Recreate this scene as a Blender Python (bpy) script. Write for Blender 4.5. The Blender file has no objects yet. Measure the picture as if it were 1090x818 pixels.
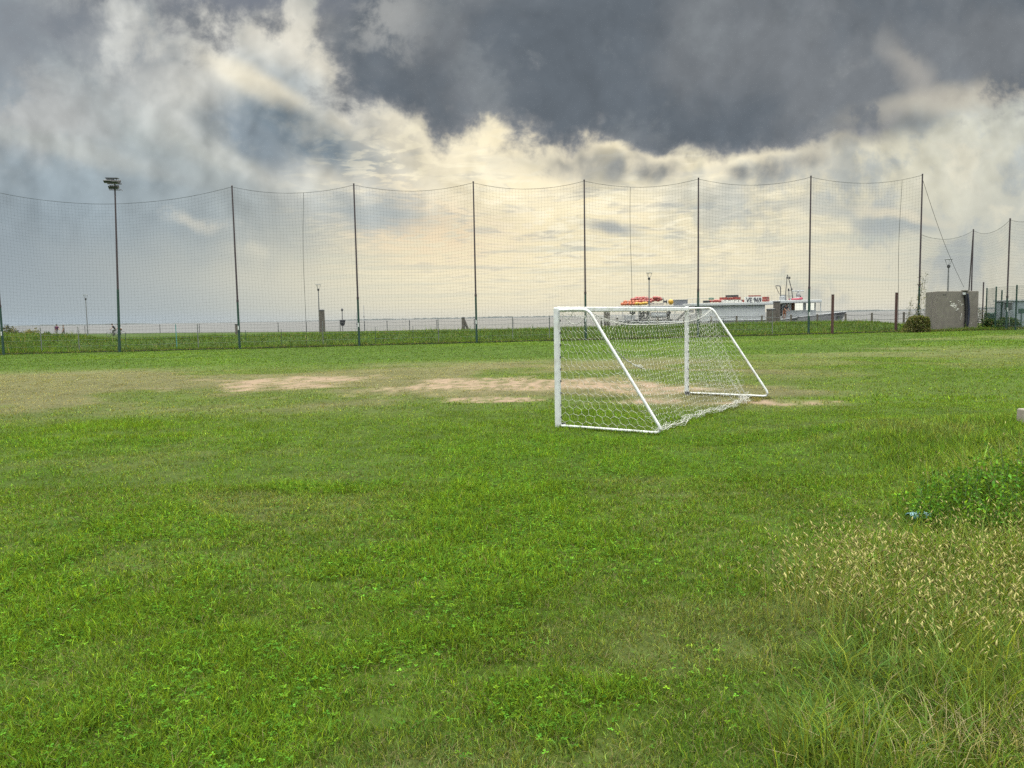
import bpy, math, random
import numpy as np
from mathutils import Vector, Matrix

random.seed(7)
RNG = np.random.default_rng(11)
scene = bpy.context.scene
COL = scene.collection
R = math.radians

# ---------------------------------------------------------------- camera maths
FPX, CX, CY = 819.0, 545.0, 409.0
CAMZ = 1.83
CAM_ROT = (Matrix.Rotation(R(90 - 4.95), 4, 'X') @ Matrix.Rotation(R(-1.03), 4, 'Z'))


def pdir(px, py):
    return (CAM_ROT.to_3x3() @ Vector(((px - CX) / FPX, (CY - py) / FPX, -1.0))).normalized()


def at(px, py, Y):
    d = pdir(px, py)
    t = Y / d.y
    return Vector((d.x * t, Y, CAMZ + d.z * t))


def lin(r, g, b):
    f = lambda c: (c / 255 / 12.92) if c / 255 <= .04045 else ((c / 255 + .055) / 1.055) ** 2.4
    return (f(r), f(g), f(b))


# ---------------------------------------------------------------- numpy noise
_T = np.random.default_rng(5).random((256, 256)).astype(np.float32)


def vnoise(x, y):
    xi = np.floor(x).astype(np.int64)
    yi = np.floor(y).astype(np.int64)
    fx = x - xi
    fy = y - yi
    fx = fx * fx * (3 - 2 * fx)
    fy = fy * fy * (3 - 2 * fy)
    a = _T[xi & 255, yi & 255]
    b = _T[(xi + 1) & 255, yi & 255]
    c = _T[xi & 255, (yi + 1) & 255]
    d = _T[(xi + 1) & 255, (yi + 1) & 255]
    return (a * (1 - fx) + b * fx) * (1 - fy) + (c * (1 - fx) + d * fx) * fy


def fbm(x, y, octv=4):
    s = 0
    amp = .5
    tot = 0
    for k in range(octv):
        s = s + amp * vnoise(x * 2 ** k + 17.3 * k, y * 2 ** k + 9.1 * k)
        tot += amp
        amp *= .55
    return s / tot


def sst(a, b, x):
    t = np.clip((x - a) / (b - a), 0, 1)
    return t * t * (3 - 2 * t)


# ---------------------------------------------------------------- terrain
WATER_Z = -1.2


def fence_y(x):
    return 57.2 + .04 * x


def quay_y(x):
    return np.interp(x, [-400, -120, -66, -24, 15, 39, 60, 120, 400], [190, 143, 124, 100, 86, 73, 70, 74, 90])


def ground(x, y):
    x = np.asarray(x, dtype=np.float64)
    y = np.asarray(y, dtype=np.float64)
    z = .0056 * np.clip(x, -45, 45) * sst(0, 57, y)
    bank = sst(2.6, 5.6, x - .10 * y) * (1 - sst(9.5, 15, y)) * .30
    ditch = -.12 * np.exp(-((y - 12.6) / .8) ** 2) * sst(5.0, 7.5, x) * (1 - sst(18, 22, x))
    z = z + bank + ditch
    micro = (fbm(x * .9, y * .9, 3) - .5) * .06 + (fbm(x * .25 + 40, y * .25, 2) - .5) * .10
    z = z + micro * sst(1, 5, y) * (1 - .5 * sst(25, 50, y))
    f = fence_y(x)
    lev = sst(1.0, 6.5, y - f) * (.72 + (fbm(x * .12, y * .12, 2) - .5) * .16) * (1 - sst(30, 36, x))
    lev = lev - .28 * sst(9, 18, y - f) * (1 - sst(30, 36, x))
    lev = lev + .42 * np.exp(-((y - f - 8) / 3.) ** 2) * sst(-33.5, -37.5, x)
    z = z + lev
    q = quay_y(x)
    fl = sst(-9, -3, y - q)
    z = z * (1 - fl) + fl * (.42 + .1 * sst(25, 40, x))
    return z * (1 - sst(0, .8, y - q)) + (-3.0) * sst(0, .8, y - q)


def gz(x, y):
    return float(ground(np.array([x]), np.array([y]))[0])


def hit(px, py):
    """ground point seen at a photo pixel"""
    d = pdir(px, py)
    y = 1.5
    while y < 120:
        if CAMZ + d.z / d.y * y <= gz(d.x / d.y * y, y):
            break
        y += .02 + .002 * y
    return d.x / d.y * y, y


# dirt and wear -------------------------------------------------------------
DIRT = [(-6.6, 23.2, 2.7, 2.9), (-.4, 20.9, 3.1, 2.7), (3.6, 18.8, 1.6, 1.0), (2.6, 16.3, 1.2, .6), (5.0, 15.7, 1.3, .5),
        (-.2, 17.2, 1.4, .7), (2.6, 20.2, 1.6, 1.2)]


def dirt_mask(x, y):
    m = np.zeros_like(x)
    w = (fbm(x * .9 + 3, y * .6, 5) - .5) * 2.3
    for (cx, cy, ax, ay) in DIRT:
        d = np.sqrt(((x - cx) / ax) ** 2 + ((y - cy) / ay) ** 2) + w
        m = np.maximum(m, 1 - sst(.45, 1.3, d))
    fine = fbm(x * 6, y * 3.5, 3)
    return np.clip(m ** .8 * (.38 + .85 * sst(.35, .65, fine)), 0, 1)


def wear_mask(x, y):
    n = fbm(x * .22 + 8, y * .30 + 2, 4)
    band = sst(13.5, 17.5, y) * (1 - sst(27, 35, y))
    side = 1 - sst(5, 12, x)
    m = band * side * (.25 + 1.25 * sst(.32, .62, n))
    near = sst(.52, .68, fbm(x * .7 + 31, y * .7 + 5, 4)) * .30 * (1 - sst(10, 14, y))
    rt = sst(.40, .62, fbm(x * .16 + 3, y * .22 + 50, 4)) * .55 * sst(3, 9, x) * (1 - sst(45, 54, y))
    return np.clip(np.maximum(np.maximum(m, near), rt), 0, 1)


def lush_mask(x, y):
    n = fbm(x * .55 + 70, y * .42 + 11, 4)
    m = np.maximum(sst(.50, .63, n), .6 * sst(7.5, 9.5, y) * sst(.38, .5, n)) * (1 - sst(13, 18, y)) * (1 - sst(2.2, 3.4, x - .06 * y))
    for (px, py, ax, ay) in [(430, 600, 1.1, .8), (600, 755, .45, .35), (250, 690, .5, .45), (150, 560, 1.0, .8),
                             (760, 470, 2.2, .7), (1035, 449, 1.6, .35), (930, 425, 3.0, .8), (340, 520, 1.2, .5), (90, 470, 2.0, .8)]:
        p = at(px, py, 1.0)
        t = CAMZ / (CAMZ - p.z)
        cx, cy = p.x * t, p.y * t
        d = np.sqrt(((x - cx) / ax) ** 2 + ((y - cy) / ay) ** 2) + (fbm(x * 1.5, y * 1.5, 3) - .5) * 1.6
        m = np.maximum(m, 1 - sst(.5, 1.1, d))
    m = np.maximum(m, .5 * sst(.45, .62, fbm(x * .13 + 5, y * .13, 3)) * sst(30, 38, y))
    return np.clip(m, 0, 1)


C_GREEN = np.array((.083, .136, .018))
C_LUSH = np.array((.084, .143, .013))
C_WORN = np.array((.155, .152, .068))
C_DIRT = np.array((.220, .162, .112))
C_BLUEG = np.array((.115, .160, .030))


def field_color(x, y):
    wr = wear_mask(x, y)[..., None]
    lu = lush_mask(x, y)[..., None]
    di = dirt_mask(x, y)[..., None]
    br = (.78 + .5 * fbm(x * 2.2, y * 1.6, 4))[..., None]
    far = sst(28, 38, y)[..., None]
    c = C_GREEN * (1 - far) + np.array((.056, .098, .012)) * far
    c = c * (1 - lu) + C_LUSH * lu
    wr = wr * (1 - .85 * lu)
    c = c * (1 - wr) + C_WORN * wr
    rb = (sst(2.2, 3.4, x - .06 * y) * (1 - sst(4.2, 5.5, y)))[..., None]
    c = c * (1 - rb) + C_BLUEG * rb
    c = c * br
    f = fence_y(x)
    c = c * 1.12
    lv = sst(.3, 2.0, y - f)[..., None]
    lb = (.7 + .6 * fbm(x * .8, y * .9, 4))[..., None]
    c = c * (1 - lv) + np.array((.058, .096, .020)) * lb * lv
    c = c * (1 - di) + C_DIRT * (.8 + .4 * fbm(x * 9, y * 6, 3))[..., None] * di
    return c


# ---------------------------------------------------------------- materials
MATS = {}


def mat(name, color, rough=.6, metal=0., noise=.12, scale=8., bump=.0, spec=.5, dirt=None, dirt_amt=.0):
    if name in MATS:
        return MATS[name]
    m = bpy.data.materials.new(name)
    m.use_nodes = True
    nt = m.node_tree
    b = nt.nodes['Principled BSDF']
    b.inputs['Roughness'].default_value = rough
    b.inputs['Metallic'].default_value = metal
    b.inputs['Specular IOR Level'].default_value = spec
    tc = nt.nodes.new('ShaderNodeTexCoord')
    no = nt.nodes.new('ShaderNodeTexNoise')
    no.inputs['Scale'].default_value = scale
    no.inputs['Detail'].default_value = 6
    nt.links.new(tc.outputs['Object'], no.inputs['Vector'])
    mr = nt.nodes.new('ShaderNodeMapRange')
    mr.inputs['From Min'].default_value = .3
    mr.inputs['From Max'].default_value = .7
    mr.inputs['To Min'].default_value = 1 - noise
    mr.inputs['To Max'].default_value = 1 + noise
    nt.links.new(no.outputs['Fac'], mr.inputs['Value'])
    mx = nt.nodes.new('ShaderNodeVectorMath')
    mx.operation = 'SCALE'
    mx.inputs[0].default_value = color
    nt.links.new(mr.outputs['Result'], mx.inputs['Scale'])
    out = mx.outputs['Vector']
    if dirt:
        n2 = nt.nodes.new('ShaderNodeTexNoise')
        n2.inputs['Scale'].default_value = scale * .37
        n2.inputs['Detail'].default_value = 8
        n2.inputs['Roughness'].default_value = .7
        nt.links.new(tc.outputs['Object'], n2.inputs['Vector'])
        m2 = nt.nodes.new('ShaderNodeMapRange')
        m2.inputs['From Min'].default_value = .5
        m2.inputs['From Max'].default_value = .68
        m2.inputs['To Max'].default_value = dirt_amt
        nt.links.new(n2.outputs['Fac'], m2.inputs['Value'])
        mm = nt.nodes.new('ShaderNodeMix')
        mm.data_type = 'RGBA'
        mm.inputs['B'].default_value = (*dirt, 1)
        nt.links.new(m2.outputs['Result'], mm.inputs['Factor'])
        nt.links.new(out, mm.inputs['A'])
        out = mm.outputs['Result']
    nt.links.new(out, b.inputs['Base Color'])
    if bump:
        bu = nt.nodes.new('ShaderNodeBump')
        bu.inputs['Strength'].default_value = bump
        bu.inputs['Distance'].default_value = .02
        nt.links.new(no.outputs['Fac'], bu.inputs['Height'])
        nt.links.new(bu.outputs['Normal'], b.inputs['Normal'])
    MATS[name] = m
    return m


def leaf_mat(name, trans=.4, color=None, rough=.5, spec=.25):
    """thin leaf or blade: diffuse + translucent, colour from the 'Col' attribute or fixed"""
    m = bpy.data.materials.new(name)
    m.use_nodes = True
    nt = m.node_tree
    nt.nodes.remove(nt.nodes['Principled BSDF'])
    out = nt.nodes['Material Output']
    if color is None:
        a = nt.nodes.new('ShaderNodeAttribute')
        a.attribute_name = 'Col'
        src = a.outputs['Color']
    else:
        a = nt.nodes.new('ShaderNodeRGB')
        a.outputs[0].default_value = (*color, 1)
        src = a.outputs[0]
    d = nt.nodes.new('ShaderNodeBsdfPrincipled')
    d.inputs['Roughness'].default_value = .7
    d.inputs['Specular IOR Level'].default_value = .06
    t = nt.nodes.new('ShaderNodeBsdfTranslucent')
    mx = nt.nodes.new('ShaderNodeMixShader')
    mx.inputs[0].default_value = trans
    nt.links.new(src, d.inputs['Base Color'])
    hs_ = nt.nodes.new('ShaderNodeVectorMath')
    hs_.operation = 'MULTIPLY'
    hs_.inputs[1].default_value = (1.16, 1.14, .55)      # light through a leaf is yellower
    nt.links.new(src, hs_.inputs[0])
    nt.links.new(hs_.outputs[0], t.inputs['Color'])
    nt.links.new(d.outputs[0], mx.inputs[1])
    nt.links.new(t.outputs[0], mx.inputs[2])
    nt.links.new(mx.outputs[0], out.inputs['Surface'])
    return m


WHITE = mat('white_paint', (.53, .55, .555), .45, noise=.10, scale=14, dirt=(.30, .28, .23), dirt_amt=.6)
NETW = mat('white_net_cord', (.42, .42, .39), .8, noise=.05)
GREENPOLE = mat('dark_green_paint', (.011, .040, .030), .5, noise=.15)
DARKPOLE = mat('dark_brown_steel', (.040, .028, .034), .5, noise=.15)
NETD = mat('dark_net_cord', (.018, .024, .022), .9, noise=.05)
RUST = mat('red_brown_steel', (.055, .022, .019), .7, noise=.25, scale=5)
WOOD = mat('weathered_wood', (.085, .075, .066), .9, noise=.35, scale=6, bump=.5)
GREY = mat('grey_metal', (.30, .31, .32), .5, noise=.1)
LGREY = mat('light_grey_metal', (.42, .44, .45), .45, noise=.1)
DGREY = mat('dark_grey_metal', (.055, .057, .062), .5, noise=.2)
BLACK = mat('black_rubber', (.012, .012, .016), .55, noise=.2)
CONC = mat('grey_concrete', (.140, .127, .110), .92, noise=.16, scale=2.2, bump=.3, dirt=(.12, .115, .105), dirt_amt=.6)
CONCL = mat('pale_concrete', (.20, .18, .15), .92, noise=.18, scale=9, bump=.5)
FLAKE = mat('flaking_white_paint', (.46, .45, .42), .9, noise=.2, scale=6)
TEAL = mat('teal_paint', (.05, .22, .22), .5)
ORANGE = mat('orange_plastic', (.36, .095, .035), .45, noise=.15)
REDP = mat('red_plastic', (.27, .055, .045), .45, noise=.15)
YELLOW = mat('yellow_plastic', (.42, .25, .025), .45, noise=.12)
PINKR = mat('crimson_rubber', (.28, .018, .05), .5)
HULLG = mat('grey_hull_paint', (.19, .195, .20), .45, noise=.08, scale=1.2, dirt=(.16, .15, .14), dirt_amt=.4)
HULLD = mat('dark_hull_paint', (.035, .037, .042), .45, noise=.1)
CABIN = mat('white_cabin_paint', (.42, .44, .455), .4, noise=.05, scale=1.2, dirt=(.42, .42, .40), dirt_amt=.4)
SHEDM = mat('grey_blue_sheet', (.22, .26, .29), .5, noise=.1)
DGREEN = mat('dark_green_plastic', (.022, .060, .046), .5, noise=.15)
SKIN = mat('skin', (.36, .20, .14), .6, noise=.03)
NAVY = mat('navy_ink', (.012, .014, .035), .6)
BLUEP = mat('pale_blue_plastic', (.13, .26, .30), .4, noise=.12, scale=20)
GLASSM = mat('tinted_glass', (.16, .19, .19), .12, noise=.02)
LENS = mat('lamp_glass', (.34, .35, .34), .15)


# ---------------------------------------------------------------- mesh builder
class MB:
    def __init__(s):
        s.v, s.f = [], []

    def box(s, c, size, rot=None, taper=None):
        hx, hy, hz = size[0] / 2, size[1] / 2, size[2] / 2
        n = len(s.v)
        tp = taper or (1, 1)
        for (sx, sy, sz) in ((-1, -1, -1), (1, -1, -1), (1, 1, -1), (-1, 1, -1), (-1, -1, 1), (1, -1, 1), (1, 1, 1), (-1, 1, 1)):
            k = tp if sz > 0 else (1, 1)
            p = Vector((sx * hx * k[0], sy * hy * k[1], sz * hz))
            if rot:
                p = rot @ p
            s.v.append(p + Vector(c))
        for q in ((0, 3, 2, 1), (4, 5, 6, 7), (0, 1, 5, 4), (1, 2, 6, 5), (2, 3, 7, 6), (3, 0, 4, 7)):
            s.f.append([n + i for i in q])
        return s

    def tube(s, pts, r, n=8, cap=True):
        pts = [Vector(p) for p in pts]
        if not hasattr(r, '__len__'):
            r = [r] * len(pts)
        base = len(s.v)
        up = None
        for i, p in enumerate(pts):
            t = (pts[min(i + 1, len(pts) - 1)] - pts[max(i - 1, 0)])
            if t.length < 1e-9:
                t = Vector((0, 0, 1))
            t.normalize()
            if up is None:
                up = Vector((0, 0, 1)) if abs(t.z) < .9 else Vector((1, 0, 0))
            a = t.cross(up)
            if a.length < 1e-6:
                a = t.cross(Vector((0, 1, 0)))
            a.normalize()
            b = t.cross(a)
            up = -b if False else up
            for k in range(n):
                an = 2 * math.pi * k / n
                s.v.append(p + (a * math.cos(an) + b * math.sin(an)) * r[i])
        for i in range(len(pts) - 1):
            for k in range(n):
                k2 = (k + 1) % n
                s.f.append([base + i * n + k, base + i * n + k2, base + (i + 1) * n + k2, base + (i + 1) * n + k])
        if cap and n > 2:
            s._cap(base, n, True)
            s._cap(base + (len(pts) - 1) * n, n, False)
        return s

    def _cap(s, e, n, rev):
        b = len(s.v)
        s.v += [Vector(s.v[e + k]) for k in range(n)]
        s.f.append([b + k for k in range(n)][::-1] if rev else [b + k for k in range(n)])

    def lathe(s, c, prof, n=12, axis='Z', squash=(1, 1, 1)):
        """prof: list of (radius, height)"""
        base = len(s.v)
        for (r, h) in prof:
            for k in range(n):
                an = 2 * math.pi * k / n
                p = Vector((r * math.cos(an), r * math.sin(an), h))
                if axis == 'X':
                    p = Vector((p.z, p.x, p.y))
                elif axis == 'Y':
                    p = Vector((p.x, p.z, p.y))
                s.v.append(Vector((p.x * squash[0], p.y * squash[1], p.z * squash[2])) + Vector(c))
        for i in range(len(prof) - 1):
            for k in range(n):
                k2 = (k + 1) % n
                s.f.append([base + i * n + k, base + i * n + k2, base + (i + 1) * n + k2, base + (i + 1) * n + k])
        s.f.append([base + k for k in range(n)][::-1])
        e = base + (len(prof) - 1) * n
        s.f.append([e + k for k in range(n)])
        return s

    def ball(s, c, r, squash=(1, 1, 1), n=10, m=7, jit=0.):
        prof = []
        for i in range(m + 1):
            a = math.pi * (i + .001) / (m + .002)
            prof.append((r * math.sin(a), -r * math.cos(a)))
        b0 = len(s.v)
        s.lathe(c, prof, n, squash=squash)
        if jit:
            for i in range(b0, len(s.v)):
                s.v[i] = s.v[i] + Vector((random.uniform(-1, 1), random.uniform(-1, 1), random.uniform(-1, 1))) * jit
        return s

    def prism(s, poly, y0, y1):
        """poly: (x, z) outline extruded along y"""
        n = len(poly)
        b = len(s.v)
        for (x, z) in poly:
            s.v.append(Vector((x, y0, z)))
        for (x, z) in poly:
            s.v.append(Vector((x, y1, z)))
        s.f.append([b + i for i in range(n)])
        s.f.append([b + n + i for i in range(n)][::-1])
        for i in range(n):
            j = (i + 1) % n
            s.f.append([b + j, b + i, b + n + i, b + n + j])
        return s

    def build(s, name, material, parent=None, smooth=False, bevel=0.):
        o0 = ORG.get(parent.name, Vector((0, 0, 0))) if parent else Vector((0, 0, 0))
        me = bpy.data.meshes.new(name)
        me.from_pydata([tuple(Vector(p) - o0) for p in s.v], [], s.f)
        me.materials.append(material)
        if smooth:
            me.polygons.foreach_set('use_smooth', [True] * len(me.polygons))
        me.update()
        o = bpy.data.objects.new(name, me)
        COL.objects.link(o)
        if parent:
            o.parent = parent
            ORG[o.name] = o0
        if bevel:
            b = o.modifiers.new('bevel', 'BEVEL')
            b.width = bevel
            b.segments = 2
            b.limit_method = 'ANGLE'
        return o


ORG = {}


def tag(o, label=None, cat=None, group=None, kind=None):
    if label:
        o['label'] = label
    if cat:
        o['category'] = cat
    if group:
        o['group'] = group
    if kind:
        o['kind'] = kind
    return o


def thing(name, loc, label, cat, group=None):
    o = bpy.data.objects.new(name, None)
    COL.objects.link(o)
    o.location = loc
    o.empty_display_size = .2
    ORG[o.name] = Vector(loc)
    return tag(o, label, cat, group)


def copy_tree(o, parent=None):
    c = o.copy()
    COL.objects.link(c)
    if parent:
        c.parent = parent
    for ch in [k for k in bpy.data.objects if k.parent == o]:
        copy_tree(ch, c)
    return c


def add_mesh_np(name, verts, polys_flat, starts, material, colors=None, smooth=False):
    me = bpy.data.meshes.new(name)
    me.vertices.add(len(verts))
    me.vertices.foreach_set('co', verts.astype(np.float32).ravel())
    me.loops.add(len(polys_flat))
    me.loops.foreach_set('vertex_index', polys_flat.astype(np.int32))
    me.polygons.add(len(starts))
    me.polygons.foreach_set('loop_start', starts.astype(np.int32))
    me.update(calc_edges=True)
    if smooth:
        me.polygons.foreach_set('use_smooth', np.ones(len(starts), dtype=bool))
    if colors is not None:
        a = me.color_attributes.new('Col', 'FLOAT_COLOR', 'POINT')
        c4 = np.ones((len(verts), 4), dtype=np.float32)
        c4[:, :3] = colors
        a.data.foreach_set('color', c4.ravel())
    me.materials.append(material)
    o = bpy.data.objects.new(name, me)
    COL.objects.link(o)
    return o


# ================================================================= CAMERA
cam = bpy.data.cameras.new('camera')
cam.sensor_width = 36
cam.lens = 36 * FPX / 1090
cam.clip_start = .05
cam.clip_end = 60000
co = bpy.data.objects.new('camera', cam)
COL.objects.link(co)
co.matrix_world = Matrix.Translation((0, 0, CAMZ)) @ CAM_ROT
scene.camera = co

scene.view_settings.view_transform = 'Standard'
scene.view_settings.look = 'None'
scene.view_settings.exposure = 0
scene.view_settings.gamma = 1
scene.cycles.max_bounces = 6
scene.cycles.diffuse_bounces = 3
scene.cycles.transmission_bounces = 4
scene.cycles.volume_bounces = 0
scene.cycles.use_denoising = False

# ================================================================= SKY (world)
SUN_EL, SUN_AZ = 15.0, 2.5          # azimuth to the right of straight ahead
w = bpy.data.worlds.new('World')
scene.world = w
w.use_nodes = True
w.cycles.sampling_method = 'MANUAL'
w.cycles.sample_map_resolution = 512
nt = w.node_tree
L = nt.links
bg = nt.nodes['Background']
bg.inputs['Strength'].default_value = .1


def nd(t, **kw):
    n = nt.nodes.new(t)
    for k, v in kw.items():
        setattr(n, k, v)
    return n


def put(sock, v):
    if isinstance(v, bpy.types.NodeSocket):
        L.new(v, sock)
    else:
        sock.default_value = v


def mth(op, a, b=None, c=None, clamp=False):
    n = nd('ShaderNodeMath', operation=op, use_clamp=clamp)
    put(n.inputs[0], a)
    if b is not None:
        put(n.inputs[1], b)
    if c is not None:
        put(n.inputs[2], c)
    return n.outputs[0]


def vmath(op, a, b=None, scale=None):
    n = nd('ShaderNodeVectorMath', operation=op)
    put(n.inputs[0], a)
    if b is not None:
        put(n.inputs[1], b)
    if scale is not None:
        put(n.inputs['Scale'], scale)
    return n


def smooth(v, a, b, to0=0., to1=1.):
    n = nd('ShaderNodeMapRange', interpolation_type='SMOOTHSTEP')
    put(n.inputs['Value'], v)
    n.inputs['From Min'].default_value = a
    n.inputs['From Max'].default_value = b
    n.inputs['To Min'].default_value = to0
    n.inputs['To Max'].default_value = to1
    return n.outputs['Result']


def mixc(f, a, b):
    n = nd('ShaderNodeMix', data_type='RGBA')
    put(n.inputs['Factor'], f)
    for s_, v in (('A', a), ('B', b)):
        if isinstance(v, tuple):
            v = (*v, 1) if len(v) == 3 else v
        put(n.inputs[s_], v)
    return n.outputs['Result']


def noise(vec, scale, detail=5, rough=.55, color=False, dist=0.):
    n = nd('ShaderNodeTexNoise', noise_dimensions='2D')
    put(n.inputs['Vector'], vec)
    n.inputs['Scale'].default_value = scale
    n.inputs['Detail'].default_value = detail
    n.inputs['Roughness'].default_value = rough
    n.inputs['Distortion'].default_value = dist
    return n.outputs['Color' if color else 'Fac']


def S(r, g, b, k=10.):
    c = lin(r, g, b)
    return (c[0] * k, c[1] * k, c[2] * k)


tc = nd('ShaderNodeTexCoord')
sx = nd('ShaderNodeSeparateXYZ')
L.new(tc.outputs['Generated'], sx.inputs[0])
DX, DY, DZ = sx.outputs
ysafe = mth('MAXIMUM', DY, .08)
U = mth('DIVIDE', DX, ysafe)
V = mth('DIVIDE', DZ, ysafe)
cuv = nd('ShaderNodeCombineXYZ')
L.new(U, cuv.inputs[0])
L.new(V, cuv.inputs[1])
UV = cuv.outputs[0]
# cloud-layer coordinates: a flat layer seen in perspective
zs = mth('ADD', mth('MAXIMUM', DZ, 0.), .07)
cq = nd('ShaderNodeCombineXYZ')
L.new(mth('DIVIDE', DX, zs), cq.inputs[0])
L.new(mth('DIVIDE', DY, zs), cq.inputs[1])
Q = cq.outputs[0]


def warp(vec, scale, amp, detail=4):
    n = noise(vec, scale, detail, color=True)
    return vmath('ADD', vec, vmath('SCALE', vmath('SUBTRACT', n, (.5, .5, .5)).outputs[0], scale=amp).outputs[0]).outputs[0]


UVw = warp(UV, 3.0, .075, 4)          # big billows
UVw2 = warp(UVw, 13.0, .030, 4)      # ragged edges
UVs = warp(UV, 2.0, .10, 3)


def uv_of(px, py):
    d = pdir(px, py)
    return d.x / d.y, d.z / d.y


def blob_len(px, py, ax, ay, ang, vec):
    u, v = uv_of(px, py)
    m = nd('ShaderNodeMapping', vector_type='TEXTURE')
    put(m.inputs['Vector'], vec)
    m.inputs['Location'].default_value = (u, v, 0)
    m.inputs['Rotation'].default_value = (0, 0, R(-ang + 1))
    m.inputs['Scale'].default_value = (ax / FPX, ay / FPX, 1)
    return vmath('LENGTH', m.outputs[0]).outputs['Value']


def blob(c, px, py, ax, ay, ang, color, soft=.6, op=1., vec=None, mul=None):
    f = smooth(blob_len(px, py, ax, ay, ang, vec or UVw2), 1 + soft, max(0, 1 - soft), 0, op)
    if mul is not None:
        f = mth('MULTIPLY', f, mul, clamp=True)
    return mixc(f, c, color)


n_big = noise(UVw, 5, 6)
n_fine = noise(UVw2, 16, 6, .6)
n_rip = noise(warp(Q, .9, .35), 2.6, 5, .55)
n_rip2 = noise(warp(Q, 1.4, .5), 6.5, 4, .55)
n_str = noise(vmath('MULTIPLY', Q, (.35, 1.5, 1)).outputs[0], 1.3, 5, .55)
# billow field and its slope towards the veiled sun
su, sv = math.tan(R(SUN_AZ)), math.tan(R(SUN_EL))
tosun = vmath('NORMALIZE', vmath('SUBTRACT', (su, sv, 0), UV).outputs[0]).outputs[0]


def relief(vec, scale, step, detail=5, rough=.56):
    a = noise(vec, scale, detail, rough)
    b = noise(vmath('ADD', vec, vmath('SCALE', tosun, scale=step).outputs[0]).outputs[0], scale, detail, rough)
    return mth('SUBTRACT', a, b)


rel = relief(UVw, 6.5, .022)
mrot = nd('ShaderNodeMapping', vector_type='TEXTURE')
put(mrot.inputs['Vector'], warp(UV, 2.5, .08, 3))
mrot.inputs['Rotation'].default_value = (0, 0, R(-32))
mrot.inputs['Scale'].default_value = (1.9, .8, 1)
n_diag = noise(mrot.outputs[0], 8.5, 6, .58)           # veils slanting down to the right
n_wisp = noise(warp(UV, 5, .05, 3), 9, 8, .62)

def puffs(vec, scale, detail=3.):
    n = nd('ShaderNodeTexVoronoi', voronoi_dimensions='2D', feature='SMOOTH_F1', normalize=True)
    put(n.inputs['Vector'], vec)
    n.inputs['Scale'].default_value = scale
    n.inputs['Detail'].default_value = detail
    n.inputs['Roughness'].default_value = .55
    n.inputs['Smoothness'].default_value = .55
    return n.outputs['Distance']


UVp = warp(UV, 7, .05, 3)
puff = puffs(UVp, 9.)
puff2 = puffs(vmath('ADD', UVp, vmath('SCALE', tosun, scale=.016).outputs[0]).outputs[0], 9.)
prel = mth('SUBTRACT', puff2, puff)              # >0 on the side of a puff that faces the sun

# base: blue-grey left, pale right
c = mixc(smooth(U, -.75, .1), S(154, 166, 173), S(196, 201, 192))
c = mixc(smooth(U, .2, .75), c, S(186, 192, 188))
# cream glow round the veiled sun
c = blob(c, 640, 270, 330, 200, 0, S(238, 229, 199), .9, .95, UVs)
c = blob(c, 575, 205, 225, 125, 0, S(255, 241, 202), .85, .97, UVs)
c = blob(c, 850, 190, 230, 50, -4, S(222, 217, 192), .8, .7, mul=smooth(n_wisp, .36, .56))
# horizon pallor
c = mixc(smooth(V, .085, .0, 0, .55), c, mixc(smooth(U, -.45, .0), S(170, 182, 187), S(232, 225, 200)))
# left veils
leftw = smooth(U, -.02, -.20)
c = mixc(mth('MULTIPLY', mth('MULTIPLY', leftw, smooth(V, .06, .22)), smooth(n_diag, .46, .64, 0, .5)), c, S(186, 190, 188))
c = mixc(mth('MULTIPLY', mth('MULTIPLY', leftw, smooth(V, .05, .16)), smooth(n_diag, .50, .34, 0, .3)), c, S(142, 155, 164))
c = blob(c, 170, 215, 210, 45, 8, S(148, 163, 172), .7, .7)
c = blob(c, 40, 118, 70, 40, 25, S(186, 188, 186), .6, .9, mul=smooth(n_wisp, .36, .56))
c = blob(c, 80, 160, 110, 9, 18, S(182, 187, 184), .9, .8)
c = blob(c, 205, 235, 40, 6, 15, S(202, 202, 192), .9, .8, mul=smooth(n_wisp, .4, .55))
c = blob(c, 355, 268, 22, 9, 25, S(240, 230, 200), .9, .9, mul=smooth(n_wisp, .42, .56))
c = blob(c, 285, 268, 36, 6, 12, S(212, 210, 194), .9, .8, mul=smooth(n_wisp, .4, .56))
c = blob(c, 270, 80, 210, 75, 33, S(204, 206, 201), .7, .95, mul=smooth(n_diag, .34, .54, .35, 1))
c = blob(c, 250, 70, 200, 70, 33, S(224, 222, 212), .7, .8, mul=smooth(puff, .42, .22))
c = blob(c, 400, 130, 64, 80, -10, S(214, 208, 190), .8, .85, mul=smooth(n_wisp, .32, .56))
c = blob(c, 330, 62, 90, 40, 30, S(226, 221, 206), .8, .8, mul=smooth(n_wisp, .36, .58))
c = blob(c, 140, 48, 34, 66, -30, S(206, 207, 202), .8, .95, mul=smooth(n_wisp, .36, .56))
c = blob(c, 195, 72, 60, 30, 40, S(212, 212, 204), .8, .9, mul=smooth(n_wisp, .38, .58))
c = blob(c, 305, 95, 46, 22, 30, S(176, 186, 190), .8, .8)
# lit rim over the dark lens, then the lens itself
c = blob(c, 296, 110, 80, 14, 32, S(236, 229, 208), .6, 1., vec=UVw, mul=smooth(n_wisp, .34, .50, .65, 1))
c = blob(c, 325, 145, 84, 23, 24, S(122, 136, 146), .55, 1., vec=UVw, mul=smooth(n_wisp, .66, .42, .75, 1))
c = blob(c, 268, 155, 60, 22, 26, S(134, 147, 157), .6, .95, vec=UVw, mul=smooth(n_wisp, .66, .42, .7, 1))
c = blob(c, 398, 142, 12, 18, 20, S(160, 162, 160), .8, .8)
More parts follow.
